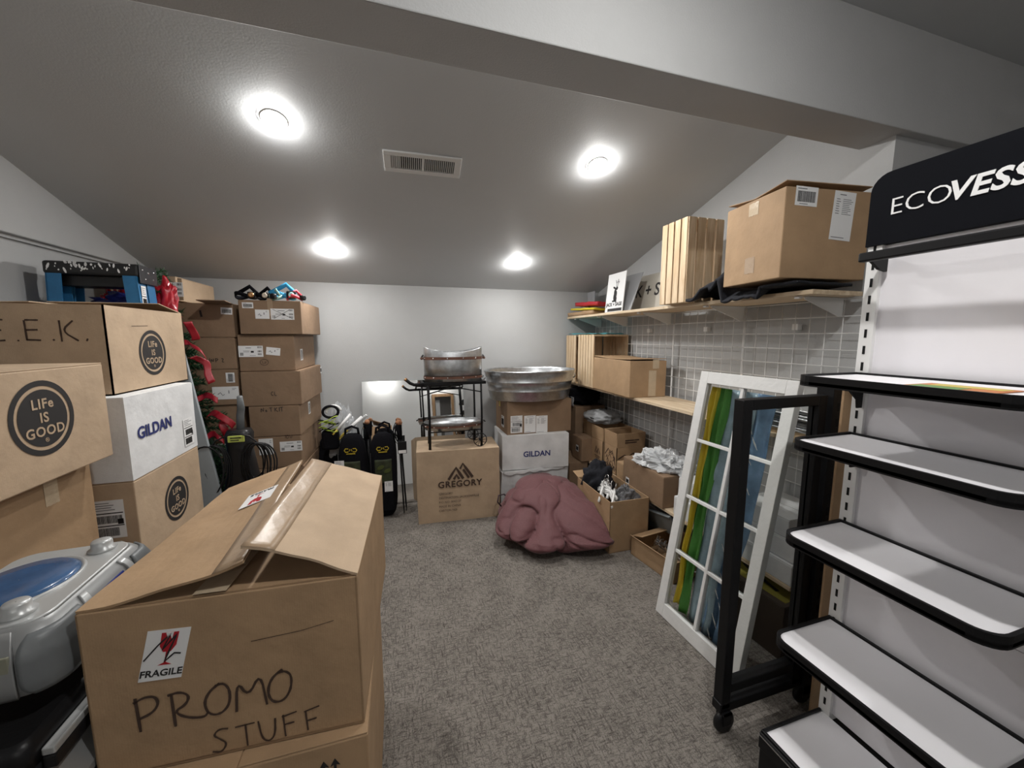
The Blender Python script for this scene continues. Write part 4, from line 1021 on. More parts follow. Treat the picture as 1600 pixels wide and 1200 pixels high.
m.text('VESSEL', .063, LW, HM @ T(-(0.628-yc), 1.795, .001), bold=.0016, space=1.03, depth=.002, shear=.18, align='LEFT'); m.build('raised_lettering', hd_)
m = MB(); m.span(L(1.20, GY0-.01, 1.648), L(1.222, GY1-.036, 1.672), BLACK, bev=.004)
for y in (GY0-.006, GY1-.046): m.prism([(0, 0), (.10, 0), (.10, -.04), (.07, -.035), (.03, -.012), (0, -.018)], -.004, .004, BLACK, Matrix(((1, 0, 0, 1.205-GX1), (0, 0, 1, y-yc+.004), (0, 1, 0, 1.668), (0, 0, 0, 1))))
m.build('header_rail', t)
# leaflet on the top shelf of the stand
m = MB(); m.span((-.06, -.07, 0), (.06, .07, .0015), mat('leaflet_orange', (.55, .18, .04), .5)); m.span((-.055, -.02, .0015), (.0, .06, .002), mat('leaflet_green', (.12, .28, .06), .5)); m.span((.01, -.06, .0015), (.05, .05, .002), mat('leaflet_yellow', (.6, .5, .1), .5))
tag(m.build('leaflet', loc=(1.13, .49, 1.3425)), 'orange printed leaflet lying on the topmost shelf of the display stand', 'leaflet')

# ================================================================== left corner: ladder, tree, bundle, panel
BLUE = mat('blue_fibreglass', (0.03, 0.16, 0.34), 0.4, var=.12, vscale=15)
t = thing('step_ladder', 'blue fibreglass step ladder with a paint spattered black top behind the left boxes', 'ladder', (-1.408, 2.54, 0), radians(1))
cap = mat('spattered_black', (0.015, 0.015, 0.016), 0.4)
m = MB(); m.span((-.185, -.08, 1.752), (.185, .08, 1.815), cap, bev=.012); m.span((-.15, -.045, 1.70), (.15, .07, 1.752), cap, bev=.004); c = m.build('top_cap', t)
m = MB(); rng = random.Random(5)
for k in range(46):
    x, z, r = rng.uniform(-.17, .16), rng.uniform(1.770, 1.810), rng.uniform(.002, .0065)
    if rng.random() < .5: x = -.06+.05*rng.uniform(-1.4, 1.4)
    m.prism(ell(0, 0, r*rng.uniform(.8, 2.6), r*.8, rng.uniform(1.1, 2.0), 7), 0, .0008, PAPER, frame((x, -.0801, z), (1, 0, 0), (0, 0, 1)))
for k in range(40):
    m.prism(ell(0, 0, rng.uniform(.003, .014), rng.uniform(.003, .01), rng.uniform(0, 3), 9), 0, .0008, PAPER, T(rng.uniform(-.16, .16), rng.uniform(-.06, .06), 1.8151))
m.build('paint_spatter', c)
m = MB(); m.span((.1855, -.078, 1.722), (.189, .078, 1.812), mat('dark_plate', (.05, .05, .055), .35, .6), bev=.001); pl = m.build('end_plate', t)
m = MB()
for y, z in ((-.05, 1.79), (0, 1.78), (.05, 1.79), (-.03, 1.745), (.04, 1.75)): m.lathe([(.001, .003), (.004, .002), (.005, 0)], CHROME, M=T(.189, y, z) @ RY(pi/2), seg=10)
m.build('rivets', pl)
for s in (-1, 1):
    for yy, nm in ((-.06, 'front_rail'), (.05, 'rear_rail')):
        m = MB(); x1 = s*.172; x0 = s*.255
        a = math.atan2(x0-x1, -1.75)
        for off, sz in (((0, 0), (.006, .07)), ((-s*.026, -.032), (.056, .006)), ((-s*.026, .032), (.056, .006))):
            M = Matrix(((1, 0, (x1-x0)/1.75, x0), (0, 1, 0, yy*.75), (0, 0, 1, 0), (0, 0, 0, 1)))
            bm_pts = [(off[0]-sz[0]/2, off[1]-sz[1]/2), (off[0]+sz[0]/2, off[1]-sz[1]/2), (off[0]+sz[0]/2, off[1]+sz[1]/2), (off[0]-sz[0]/2, off[1]+sz[1]/2)]
            m.prism(bm_pts, 0.01, 1.755, BLUE, M)
        r_ = m.build(nm, t)
        if s > 0 and yy < 0: m_label(r_, frame((.1805, -.045, 1.63), (0, 1, 0), (0, 0, 1)), .04, .16, 77, 2)
for k in range(5):
    z = .28+.29*k; hw = .25-.085*z/1.75; m = MB(); m.span((-hw, -.078, z), (hw, -.012, z+.025), mat('aluminium', (.55, .56, .57), .35, .9), bev=.003); m.build('step', t)

m = MB(); gp_ = mat('grey_panel', (0.30, 0.33, 0.35), 0.5)
m.span((-.26, -.010, 0), (0, .010, 1.40), gp_, bev=.003)
o = m.build('foam_board', loc=(-.858, 2.413, 0.001)); o.rotation_euler = (0, radians(-7.6), 0); tag(o, 'tall blue grey flat board leaning behind the left box stack beside the fir tree', 'board')

t = thing('nylon_bundle', 'glossy red, yellow and blue nylon bundle hanging behind the blue ladder', 'bundle', (-1.30, 2.675, 1.42))
for nm, c, r, k, sd in (('red_lobe', (.080, -.01, .17), (.050, .022, .13), mat('shiny_red', (.42, .012, .025), .25), 1), ('red_lobe', (-.14, 0, .13), (.07, .03, .12), MATS['shiny_red'], 2),
                        ('yellow_lobe', (-.06, -.01, .12), (.045, .03, .10), mat('shiny_yellow', (.72, .55, .02), .3), 3), ('blue_lobe', (-.10, -.015, .21), (.11, .03, .04), mat('shiny_blue', (.02, .03, .20), .3), 4)):
    m = MB(); m.blob(crumple(c, r, .75, 2.2, k, seed=sd*5), k, 36, 24); m.build(nm, t)

# fir tree with red ribbons
t = thing('artificial_fir_tree', 'green artificial fir tree with red ribbons squeezed behind the left box stack', 'tree', (-1.215, 2.74, 0))
m = MB(); m.tube([(.12, 0, 0), (.025, 0, .8), (-.10, 0, 1.84)], [.022, .016, .005], mat('trunk_brown', (.05, .03, .02), .8), 8); m.build('trunk', t)
FIR = mat('fir_needles', (0.018, 0.060, 0.022), 0.6, var=.4, vscale=30)
m = MB(); rng = random.Random(11)
for k in range(460):
    z = 1.80*(1-(k/460.0)**0.75)+.02; R = .05+.33*(1-z/1.95); a = rng.uniform(0, 2*pi)
    cx = .12-.22*z/1.84
    dx, dy = cos(a)*R*rng.uniform(.75, 1.05), sin(a)*.11
    p0 = Vector((cx, 0, z)); p1 = Vector((cx+dx, dy, z+.05-.16*abs(dx)/.4))
    if p1.x > .31: p1.x = .31-.05*rng.random()
    ax = (p1-p0); L_ = ax.length; ax.normalize(); s1 = ax.orthogonal().normalized(); s2 = ax.cross(s1)
    nn = int(14+60*L_)
    for q in range(nn):
        f = .15+.85*q/nn; b0 = p0+ax*(L_*f); an = q*2.4; dr = (s1*cos(an)+s2*sin(an))*.8+ax*.7; dr.normalize()
        e = b0+dr*rng.uniform(.022, .04); sd = dr.cross(ax).normalized()*.0046; ud = dr.cross(sd).normalized()*.0046
        v = [m.bm.verts.new(x) for x in (b0+sd, b0-sd*.5+ud, b0-sd*.5-ud, e)]
        m._set([m.bm.faces.new((v[0], v[1], v[3])), m.bm.faces.new((v[1], v[2], v[3])), m.bm.faces.new((v[2], v[0], v[3]))], FIR)
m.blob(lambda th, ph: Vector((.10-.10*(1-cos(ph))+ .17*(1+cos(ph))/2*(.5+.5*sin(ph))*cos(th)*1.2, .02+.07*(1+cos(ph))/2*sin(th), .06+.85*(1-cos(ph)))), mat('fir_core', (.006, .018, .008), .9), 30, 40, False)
m.build('foliage', t, solid=False)
RIB = mat('red_ribbon', (0.27, 0.006, 0.014), 0.45)
for (px, py, ln, dr, sd) in ((300, 545, .16, 2.6, 1), (318, 575, .17, -1.1, 2), (322, 625, .13, .1, 3), (345, 655, .15, -.5, 4), (352, 672, .13, -1.2, 5), (298, 515, .10, -1.4, 6), (336, 685, .10, 2.9, 7)):
    p = on_plane(px, py, Vector((0, 2.615, 0)), Vector((0, 1, 0)))-Vector(t.location)
    def fn(u, v, p=p, ln=ln, dr=dr, sd=sd):
        c_ = (u-.5)*ln; x = p.x+c_*cos(dr)+.018*nz(u*3, sd); z = p.z+c_*sin(dr)+.035*sin(u*pi)-.01+.012*nz(u*4, sd+9)
        return (x-(v-.5)*.032*sin(dr), p.y-.02*sin(u*5+sd)+(v-.5)*.02, z+(v-.5)*.032*abs(cos(dr)))
    m = MB(); m.sheet(fn, 18, 5, RIB, .002); m.build('ribbon', t)

# headlamps on the stack
ZT = 1.684
def headlamp(label, loc, rz, strap, lampk, s=1.0, extra=None):
    t = thing('headlamp', label, 'headlamp', loc, rz, 'headlamps on the tall stack')
    m = MB(); P = [(.062*cos(a)*s, .045*sin(a)*s, .030*s+.012*sin(2*a)*s) for a in [2*pi*i/28 for i in range(28)]]
    n = len(P); lo = []; hi = []
    for x, y, z in P:
        lo.append((m.bm.verts.new((x, y, z-.012*s)), m.bm.verts.new((x*.95, y*.95, z-.012*s)))); hi.append((m.bm.verts.new((x*1.02, y*1.02, z+.012*s)), m.bm.verts.new((x*.97, y*.97, z+.012*s))))
    fs = []
    for i in range(n):
        j = (i+1) % n
        fs += [m.bm.faces.new((lo[i][0], lo[j][0], hi[j][0], hi[i][0])), m.bm.faces.new((lo[j][1], lo[i][1], hi[i][1], hi[j][1])), m.bm.faces.new((hi[i][0], hi[j][0], hi[j][1], hi[i][1])), m.bm.faces.new((lo[j][0], lo[i][0], lo[i][1], lo[j][1]))]
    m._set(fs, strap, True); m.build('head_strap', t)
    m = MB(); m.tube([(.06*s, -.01*s, .042*s), (.02*s, .0, .088*s), (-.045*s, .012*s, .045*s)], .006*s, strap, 6, flat=2.2); m.build('crown_strap', t)
    m = MB(); m.box((.035*s, -.045*s, .032*s), (.042*s, .030*s, .038*s), BLACKP, bev=.006*s); b_ = m.build('lamp_body', t)
    m = MB(); m.lathe([(.001, .004), (.010, .006), (.016, .004), (.018, -.006)], lampk, M=T(.035*s, -.060*s, .032*s) @ RX(pi/2), seg=20); m.build('reflector', b_)
    return t
COPPER = mat('copper_lens', (.55, .30, .14), .25, .8)
headlamp('black headlamp with copper lens lying leftmost on the tall stack', (-.905, 2.95, ZT), .1, BLACKF, COPPER, 1.05)
headlamp('black headlamp with a looped strap in the middle of those on the tall stack', (-.795, 2.935, ZT), -.3, BLACKF, mat('cream_lens', (.7, .62, .5), .3), .95)
headlamp('sky blue headlamp with a wide strap on the tall stack', (-.700, 2.96, ZT), .3, mat('sky_strap', (.03, .27, .50), .7), mat('aqua_lens', (.45, .75, .75), .3), 1.30)
headlamp('small black and mint headlamp in front of the sky blue one', (-.735, 2.905, ZT), -.5, mat('mint_strap', (.30, .48, .43), .7), BLACK, .80)
headlamp('small red headlamp at the right edge of the tall stack', (-.625, 2.94, ZT), .9, mat('red_strap', (.42, .02, .04), .6), BLACK, .85)

# carpet cleaner
t = thing('carpet_cleaner', 'black upright carpet cleaner with a coiled cord and a yellow green badge', 'vacuum cleaner', (-.862, 2.50, 0))
m = MB(); m.box((0, -.02, .09), (.30, .34, .16), BLACKP, bev=.04); m.box((0, -.19, .05), (.32, .06, .08), BLACKP, bev=.02); m.build('floor_head', t)
m = MB(); prof = [(.16, .10, .11), (.30, .11, .11), (.50, .10, .10), (.66, .072, .085), (.80, .056, .07), (.90, .066, .06), (.925, .055, .05)]
rings = []
for z, rx, ry in prof:
    rings.append([m.bm.verts.new((rx*(abs(cos(a))**.6)*(1 if cos(a) > 0 else -1), .01+ry*(abs(sin(a))**.6)*(1 if sin(a) > 0 else -1), z)) for a in [2*pi*i/24 for i in range(24)]])
fs = [m.bm.faces.new((rings[j][i], rings[j][(i+1) % 24], rings[j+1][(i+1) % 24], rings[j+1][i])) for j in range(len(rings)-1) for i in range(24)]
fs += [m.bm.faces.new(rings[0][::-1]), m.bm.faces.new(rings[-1])]; m._set(fs, BLACKP, True); m.build('body', t)
m = MB(); m.tube([(0, .03, .90), (0, .045, 1.00), (.012, .03, 1.045), (.02, 0, 1.115)], [.020, .020, .019, .014], GREYP, 12); m.build('handle', t)
m = MB(); m.box((.004, -.055, .885), (.080, .012, .036), mat('lime_badge', (.42, .48, .10), .5), bev=.003); bd = m.build('badge', t)
m = MB(); m.strokes([[(-.026, .007), (.026, .007)], [(-.026, -.006), (.015, -.006)]], .006, INK, frame((.004, -.0615, .885), (1, 0, 0), (0, 0, 1)), .0004); m.build('printed_lettering', bd)
m = MB(); m.box((.0, -.105, .42), (.15, .06, .20), mat('purple_tank', (.05, .03, .10), .15, trans=.3), bev=.02); m.build('tank', t)
m = MB(); m.lathe([(.001, .012), (.016, .010), (.019, 0)], CHROME, M=T(.03, -.115, .55) @ RX(pi/2), seg=16); m.build('release_knob', t)
m = MB(); rng = random.Random(3)
for s, n in ((1, 8), (-1, 5)):
    for k in range(n):
        w, h_, y = rng.uniform(.09, .16), rng.uniform(.10, .15), -.07-.006*k
        P = []
        for i in range(22):
            a = pi/2-2*pi*i/22; P.append((s*(.035+w/2-.01+w/2*cos(a)*1.0+.012*k*.6), y+.006*sin(3*a), .865-h_+h_*sin(a)+rng.uniform(-.002, .002)))
        m.tube(P, .0042, BLACKP, 6, closed=True)
m.tube([(-.14, -.08, .80), (-.08, -.09, .89), (0, -.08, .925), (.08, -.09, .905), (.15, -.08, .82)], .0042, BLACKP, 6); m.build('power_cord', t)

# ================================================================== along the back wall
MIR = mat('mirror_silver', (0.93, 0.94, 0.94), 0.015, 1.0)
mb, mt = Vector((0, 3.35, 0.003)), Vector((0, 3.53, 1.065)); mv = (mt-mb).normalized(); mn = Vector((1, 0, 0)).cross(mv)
def mx(px, py): return on_plane(px, py, mb, mn).x
xa, xb = mx(568, 690), mx(727.5, 690); h_ = (mt-mb).length
t = thing('wall_mirror', 'large frameless mirror leaning on the back wall behind the black stand', 'mirror'); t.matrix_world = frame((xa, mb.y, mb.z), (1, 0, 0), mv)
m = MB(); m.span((0, 0, -.006), (xb-xa, h_, 0), mat('mirror_edge', (.35, .42, .40), .2)); m.build('backing', t)
m = MB(); m.span((.001, .001, .0002), (xb-xa-.001, h_-.001, .0012), MIR); m.build('mirror_glass', t)
m = MB(); m.span((1.42, YN+.03, 0), (1.86, YN+.045, 1.42), mat('brown_hardboard', (.20, .105, .05), .6), bev=.001)
tag(m.build('hardboard_sheet'), 'brown board leaning by the door behind the camera, seen in the mirror', 'board')

# snowshoe bags
CAMO = mat('camo_mesh', (.028, .034, .015), .8, var=.6, vscale=22)
def shoe_bag(label, loc, rz, w=.205, d=.13, h=.695):
    t = thing('snowshoe_bag', label, 'bag', loc, rz, 'black snowshoe bags')
    m = MB()
    def fn(th, ph):
        x, y, z = sin(ph)*cos(th), sin(ph)*sin(th), -cos(ph)
        sx = (abs(x)**.55)*(1 if x > 0 else -1); sy = (abs(y)**.6)*(1 if y > 0 else -1); sz = (abs(z)**(.45 if z < 0 else .62))*(1 if z > 0 else -1)
        q = Vector((sx*w/2, sy*d/2, h/2+sz*h/2)); k = 1+.05*nz(q.x*9, q.z*7, q.y*9); return Vector((q.x*k, q.y*k, q.z))
    m.blob(fn, BLACKF, 40, 36); m.build('body', t)
    m = MB(); m.tube([(-.05, 0, h-.01), (-.045, 0, h+.035), (0, 0, h+.055), (.045, 0, h+.035), (.05, 0, h-.01)], .006, BLACKF, 8, flat=1.6); m.build('grab_handle', t)
    YL = mat('yellow_print', (.60, .45, .03), .5); M = frame((0, -d/2-.008, h-.115), (1, 0, 0), (0, 0, 1)) @ RX(.05)
    m = MB()
    for s in (-1, 1): m.strokes([[(s*.016, .012), (s*.036, .014), (s*.045, 0), (s*.036, -.014), (s*.016, -.012)]], .007, YL, M)
    m.strokes([[(-.010, -.008), (-.006, .010), (0, 0), (.006, .010), (.010, -.008)]], .005, YL, M); m.strokes([[(-.032, -.028), (.032, -.028)]], .008, YL, M); m.build('printed_logo', t)
    m = MB(); m.sheet(lambda u, v: ((u-.5)*w*.62, -d/2-.003-.008*sin(pi*u), .30+.19*v), 10, 10, CAMO, .004); mp = m.build('mesh_pocket', t)
    m = MB()
    for x, z in ((-.03, .35), (.03, .40), (-.02, .43)): m.prism(ell(0, 0, .028, .016, .4, 12), 0, .002, mat('olive_patch', (.06, .075, .015), .8), frame((x, -d/2-.016, z), (1, 0, 0), (0, 0, 1)))
    m.build('camo_patches', mp)
    m = MB(); m.span((-w*.4, -d/2-.012, .06), (w*.4, -d/2+.02, .25), BLACKF, bev=.012); m.build('lower_pocket', t)
    m = MB(); m.tube([(-w/2+.012, -d/2-.002, .08), (-w/2+.01, -d/2-.006, .55)], .003, BLACKP, 6); m.build('zipper', t)
    return t
a = shoe_bag('black snowshoe bag with yellow logo standing on the carpet, right one of two', (-.112, 3.17, 0), 0)
m_label(a, frame((.035, -.078, .27), (1, 0, 0), (0, 0, 1)), .062, .085, 91, 3, name='hang_tag')
b2_ = dup(a, 'black snowshoe bag with yellow logo half hidden behind the promo carton, left one of two', (-.335, 3.15, .012), radians(-6))
for ch in list(b2_.children):
    if ch.name.startswith('hang_tag'): bpy.data.objects.remove(ch)
m_label(b2_, frame((-.085, -.074, .44), (1, 0, 0), (0, 0, 1)), .068, .125, 92, 2, name='hang_tag')
CORK = mat('cork', (.36, .17, .09), .8, var=.2, vscale=60)
def pole(label, base, top):
    t = thing('trekking_pole', label, 'trekking pole', base, 0, 'trekking poles by the snowshoe bags')
    d = Vector(top)-Vector(base); L_ = d.length; t.rotation_mode = 'QUATERNION'; t.rotation_quaternion = d.to_track_quat('Z', 'Y')
    m = MB(); m.tube([(0, 0, 0), (0, 0, .05), (0, 0, L_-.14)], [.003, .007, .008], BLACK, 8); m.build('shaft', t)
    m = MB(); m.tube([(0, 0, L_-.15), (0, 0, L_-.09), (0, 0, L_-.05), (0, 0, L_-.022)], [.012, .016, .017, .018], BLACKF, 10); m.build('grip', t)
    m = MB(); m.tube([(0, 0, L_-.022), (0, .006, L_-.004), (0, .014, L_+.004)], [.019, .021, .013], CORK, 10); m.build('cork_knob', t)
    m = MB(); m.sheet(lambda u, v: (.018+.03*sin(pi*u)+.004*v, (v-.5)*.022, L_-.03-.15*u), 12, 3, BLACKF, .003); m.build('wrist_strap', t)
pole('black trekking pole with cork grip at the right of the snowshoe bags', (.035, 3.16, 0), (.010, 3.22, .765)); pole('black trekking pole with cork grip between the two snowshoe bags', (-.224, 3.265, 0), (-.230, 3.29, .77))
pole('second black trekking pole with cork grip leaning right of the snowshoe bags', (.055, 3.20, 0), (.022, 3.25, .755))
m = MB(); m.box((0, 0, 0), (.070, .010, .10), BLACKP, bev=.002); m.prism([(-.03, -.046), (.03, -.046), (.03, -.02), (-.03, -.02)], .0052, .0056, PAPER, frame((0, 0, 0), (1, 0, 0), (0, 0, 1)))
o = m.build('hang_card', loc=(.036, 3.135, .565)); tag(o, 'small dark card hanging from the trekking poles beside the snowshoe bag', 'card')

# pile of bagged straps beside the tall stack
t = thing('plastic_bag', 'clear bag of black straps and yellow cords heaped beside the tall carton stack', 'bag', (-.482, 3.37, 0))
m = MB(); m.blob(crumple((0, 0, .36), (.13, .13, .36), .16, 1.8, BLACKF, seed=21, zmin=0), BLACKF, 40, 30); m.build('dark_straps', t)
m = MB(); m.blob(crumple((0.055, -.005, .42), (.13, .115, .44), .28, 2.9, FILM, seed=23, zmin=0.002), mat('bag_film', (.80, .82, .84), .14, trans=.6, ior=1.2, spec=.8), 52, 34, False); m.build('film', t)
m = MB(); rng = random.Random(9); YC = mat('yellow_cord', (.62, .47, .08), .5)
for k in range(6):
    x, z = rng.uniform(-.05, .09), rng.uniform(.64, .74); m.tube([(x, -.145, z-.07), (x+.04, -.15, z-.02), (x+.075, -.145, z+.015)], .006, YC, 6)
m.build('yellow_cords', t)
LIME = mat('lime_strap', (.36, .46, .06), .6)
t = thing('strap_bundle', 'lime green and black strap bundle lying atop the clear bag beside the stack', 'straps', (-.505, 3.19, .71))
m = MB(); rng = random.Random(13)
for k in range(9):
    z = .02+.012*k; x0 = -.06+rng.uniform(-.01, .02); m.sheet(lambda u, v, z=z, x0=x0, k=k: (x0+.12*u, -.03+.03*v+.01*sin(u*5+k), z+.018*sin(u*4+k*1.3)), 10, 2, LIME if k % 3 else BLACKF, .003)
m.build('straps', t)
m = MB(); m.tube([(.02+.055*cos(a), .01, .165+.045*sin(a)) for a in [2*pi*i/24 for i in range(24)]], .010, BLACKF, 8, closed=True); m.build('black_loop', t)
m = MB(); m.tube([(.04+.05*cos(a), .025, .168+.042*sin(a)) for a in [pi*.0+pi*1.1*i/16 for i in range(17)]], .010, PAPER, 8); m.build('white_loop', t)
m = MB(); m.span((-.05, -.03, -.13), (.07, .06, .02), BLACKF, bev=.02); m.build('black_pouch', t)
for i, (p, q, lb) in enumerate((((-.40, 3.155, .70), (-.262, 3.23, .815), 'white rolled tube with a yellow end lying on the clear bag, right one'), ((-.47, 3.15, .705), (-.345, 3.22, .845), 'white rolled tube with a yellow end lying on the clear bag, left one'))):
    t = thing('rolled_tube', lb, 'tube', p, 0, 'white tubes on the clear bag'); d = Vector(q)-Vector(p); r = .014 if i == 0 else .010
    m = MB(); e0 = d*.25; m.tube([tuple(e0), tuple(d)], r, PAPER, 12); m.build('tube', t)
    m = MB(); m.tube([(0, 0, 0), tuple(d*.27)], .007, YC, 8); m.build('yellow_end', t)

# ------------------------------------------------ black stand with bucket and tray, on the mountain logo carton
ZB = 0.577
t = thing('plant_stand', 'black iron cart stand with one spoked wheel standing on the mountain logo carton', 'stand', (.447, 3.06, ZB))
def bar(name, pts, r=.009, k=BLACK, seg=8): m = MB(); m.tube(pts, r, k, seg); return m.build(name, t)
X0, X1, F_, B_ = -.205, .205, -.095, .095; ZT_ = .515
for x, y in ((X0, F_), (X1, F_), (X0+.01, B_), (X1-.02, B_)): bar('leg', [(x+(.0), y, .0), (x+.004, y, .25), (x, y, ZT_)], [.011, .008, .008])
m = MB()
for y in (F_, B_): m.span((X0-.05, y-.008, ZT_-.012), (X1+.04, y+.008, ZT_+.012), BLACK, bev=.002)
for x in (X0-.04, -.1, 0, .1, X1+.03): m.span((x-.008, F_, ZT_+.001), (x+.008, B_, ZT_+.011), BLACK)
m.build('top_frame', t)
bar('cross_brace', [(X0, F_, ZT_-.075), (-.02, F_, ZT_-.028), (X1, F_, ZT_-.075)], .0045)
m = MB()
for y in (F_, B_): m.tube([(X0, y, .135), (X1, y, .135)], .005, BLACK, 6)
for x in (-.1, .1): m.tube([(x, F_, .135), (x, B_, .135)], .005, BLACK, 6)
m.build('lower_frame', t)
for y in (F_,):
    hdl = bar('handle', [(X0-.03, y, ZT_), (X0-.105, y, ZT_-.002), (X0-.135, y, ZT_+.012), (X0-.16, y, ZT_+.035)], .012)
    m = MB(); m.tube([(X0-.16, y, ZT_+.035), (X0-.172, y, ZT_+.046)], .013, COPPER, 8); m.build('handle_tip', hdl)
m = MB(); wx, wz = X1-.015, .056
m.tube([(wx+.052*cos(a), F_-.02, wz+.052*sin(a)) for a in [2*pi*i/28 for i in range(28)]], .0035, BLACK, 6, closed=True)
for k in range(5): a = pi*k/5; m.tube([(wx-.052*cos(a), F_-.02, wz-.052*sin(a)), (wx+.052*cos(a), F_-.02, wz+.052*sin(a))], .0022, BLACK, 5)
m.tube([(wx, F_-.028, wz), (wx, F_+.01, wz)], .008, BLACK, 8); m.build('spoked_wheel', t)
m = MB(); wx2 = X1-.03; m.tube([(wx2+.045*cos(a), B_+.015, wz-.008+.045*sin(a)) for a in [2*pi*i/24 for i in range(24)]], .0035, BLACK, 6, closed=True)
for k in range(4): a = pi*k/4; m.tube([(wx2-.045*cos(a), B_+.015, wz-.008-.045*sin(a)), (wx2+.045*cos(a), B_+.015, wz-.008+.045*sin(a))], .0022, BLACK, 5)
m.build('spoked_wheel', t)
LEATH = mat('brown_leather', (.13, .06, .04), .55, var=.15, vscale=30)
def oval_band(t, rx, ry, z, h_, k=LEATH, rv=12):
    m = MB(); m.lathe([(1.0, z-h_/2), (1.0, z+h_/2)], k, seg=56, sx=rx+.0025, sy=ry+.0025); m.lathe([(1.0, z-h_/2), (1.0, z+h_/2)], k, seg=56, sx=rx+.0003, sy=ry+.0003); b_ = m.build('leather_band', t)
    m = MB()
    for i in range(rv):
        a = 2*pi*(i+.5)/rv; n_ = Vector((cos(a)/(rx), sin(a)/(ry), 0)).normalized()
        m.lathe([(.0005, .004), (.004, .003), (.0055, 0)], CHROME, M=frame((cos(a)*(rx+.002), sin(a)*(ry+.002), z), Vector((0, 0, 1)).cross(n_), (0, 0, 1)), seg=10)
    m.build('rivets', b_)
t = thing('metal_bucket', 'galvanized oval bucket with scooped rim and leather bands on the black stand', 'bucket', (.449, 3.06, ZB+ZT_+.013))
rx, ry, H_ = .232, .115, .226
tf = lambda a, j: (.042*abs(cos(a))**2.2 if j in (3, 4, 5) else (.02*abs(cos(a))**2 if j in (2, 6) else 0))
m = MB(); m.lathe([(.001, 0), (.98, 0), (1.0, .10), (1.0, H_), (.99, H_+.003), (.985, H_), (.985, .10), (.96, .004), (.001, .004)], GALV, seg=64, sx=rx, sy=ry, topf=tf); m.build('shell', t)
oval_band(t, rx, ry, .030, .020); oval_band(t, rx, ry, .180, .022)
for s in (-1, 1):
    m = MB(); m.tube([(s*rx, -.03, .205), (s*(rx+.012), -.03, .19), (s*(rx+.014), 0, .18), (s*(rx+.012), .03, .19), (s*rx, .03, .205)], .004, BLACK, 6); m.tube([(s*(rx+.014), -.025, .178), (s*(rx+.014), .025, .178)], .010, LEATH, 8); m.build('ring_handle', t)
t = thing('metal_tray', 'galvanized oval tray with a leather band on the lower rails of the black stand', 'tray', (.447, 3.06, ZB+.1405))
rx, ry = .240, .118
m = MB(); m.lathe([(.001, 0), (.96, 0), (1.0, .055), (1.015, .058), (1.0, .061), (.985, .055), (.945, .005), (.001, .005)], GALV, seg=64, sx=rx, sy=ry); m.build('shell', t)
oval_band(t, rx*.985, ry*.985, .030, .016)
for s in (-1, 1): m = MB(); m.tube([(s*rx, -.03, .045), (s*(rx+.015), -.02, .04), (s*(rx+.015), .02, .04), (s*rx, .03, .045)], .004, BLACK, 6); m.build('ring_handle', t)
# oval tub
t = thing('oval_tub', 'large galvanized oval tub with ribbed sides on the labelled brown carton', 'tub', (1.150, 3.205, .9135))
rx, ry = .415, .285
pr_ = [(.001, 0), (.86, 0), (.87, .004), (.905, .075), (.918, .078), (.918, .086), (.912, .09), (.945, .150), (.958, .153), (.958, .163), (.95, .167), (.99, .236), (1.0, .240), (1.004, .247), (.998, .253), (.985, .250), (.975, .236), (.86, .006), (.001, .006)]
m = MB(); m.lathe(pr_, GALV, seg=80, sx=rx, sy=ry); m.build('shell', t)
for s in (-1, 1): m = MB(); m.tube([(s*rx*.985, -.05, .205), (s*(rx+.006), -.05, .19), (s*(rx+.014), 0, .165), (s*(rx+.006), .05, .19), (s*rx*.985, .05, .205)], .005, GALV, 8); m.build('handle', t)

# ------------------------------------------------ maroon comforter
MAR = mat('maroon_cloth', (0.125, 0.045, 0.050), 0.65, var=.08, vscale=6, bump=.25, bscale=140, sheen=.15)
def com(th, ph):
    d = Vector((sin(ph)*cos(th), sin(ph)*sin(th), -cos(ph)))
    n1 = noise.noise(Vector((d.x*1.7+3.3, d.y*1.7+1.2, d.z*.8+7.1))); n2 = noise.noise(Vector((d.x*3.1+d.z, d.y*3.1+5, d.z*1.3+4)))
    f = 1.04+.16*noise.noise(d*1.2+Vector((2, 9, 4)))-.15*math.exp(-abs(n1)/.09)-.055*math.exp(-abs(n2)/.08)+.25*abs(n1)+.012*noise.noise(d*9)
    up = -cos(ph)
    flare = 1+.10*max(0, 1-abs(up+.2)/.6)
    x = d.x*.36*f*flare+.03*max(0, up); y = d.y*.37*f*flare+.17*max(0, up)
    z = .115+(.235*(up**1.25)*(.72+.28*f) if up > 0 else .135*up*f)
    if x > .05 and y < -.12: x += .10*(x-.05)/.3; y -= .10*(x-.05)/.3      # tail towards the carton corner
    X, Y = 1.075+x, 2.545+y
    if Y > 2.10: X = min(X, 1.330)
    Y = min(Y, 2.975 if X > .82 else 2.86)
    return Vector((X-1.075, Y-2.545, max(.004, z)))
t = thing('comforter', 'crumpled maroon comforter heaped on the carpet in front of the white cartons', 'comforter', (1.075, 2.545, 0))
m = MB(); m.blob(com, MAR, 200, 100); m.build('quilted_cloth', t)
m = MB(); m.tube([(-.33, .17, .16), (-.36, .16, .20), (-.34, .20, .235), (-.29, .22, .23), (-.27, .20, .20)], .006, mat('maroon_cord', (.035, .02, .025), .8), 6); m.build('cord_loop', t)

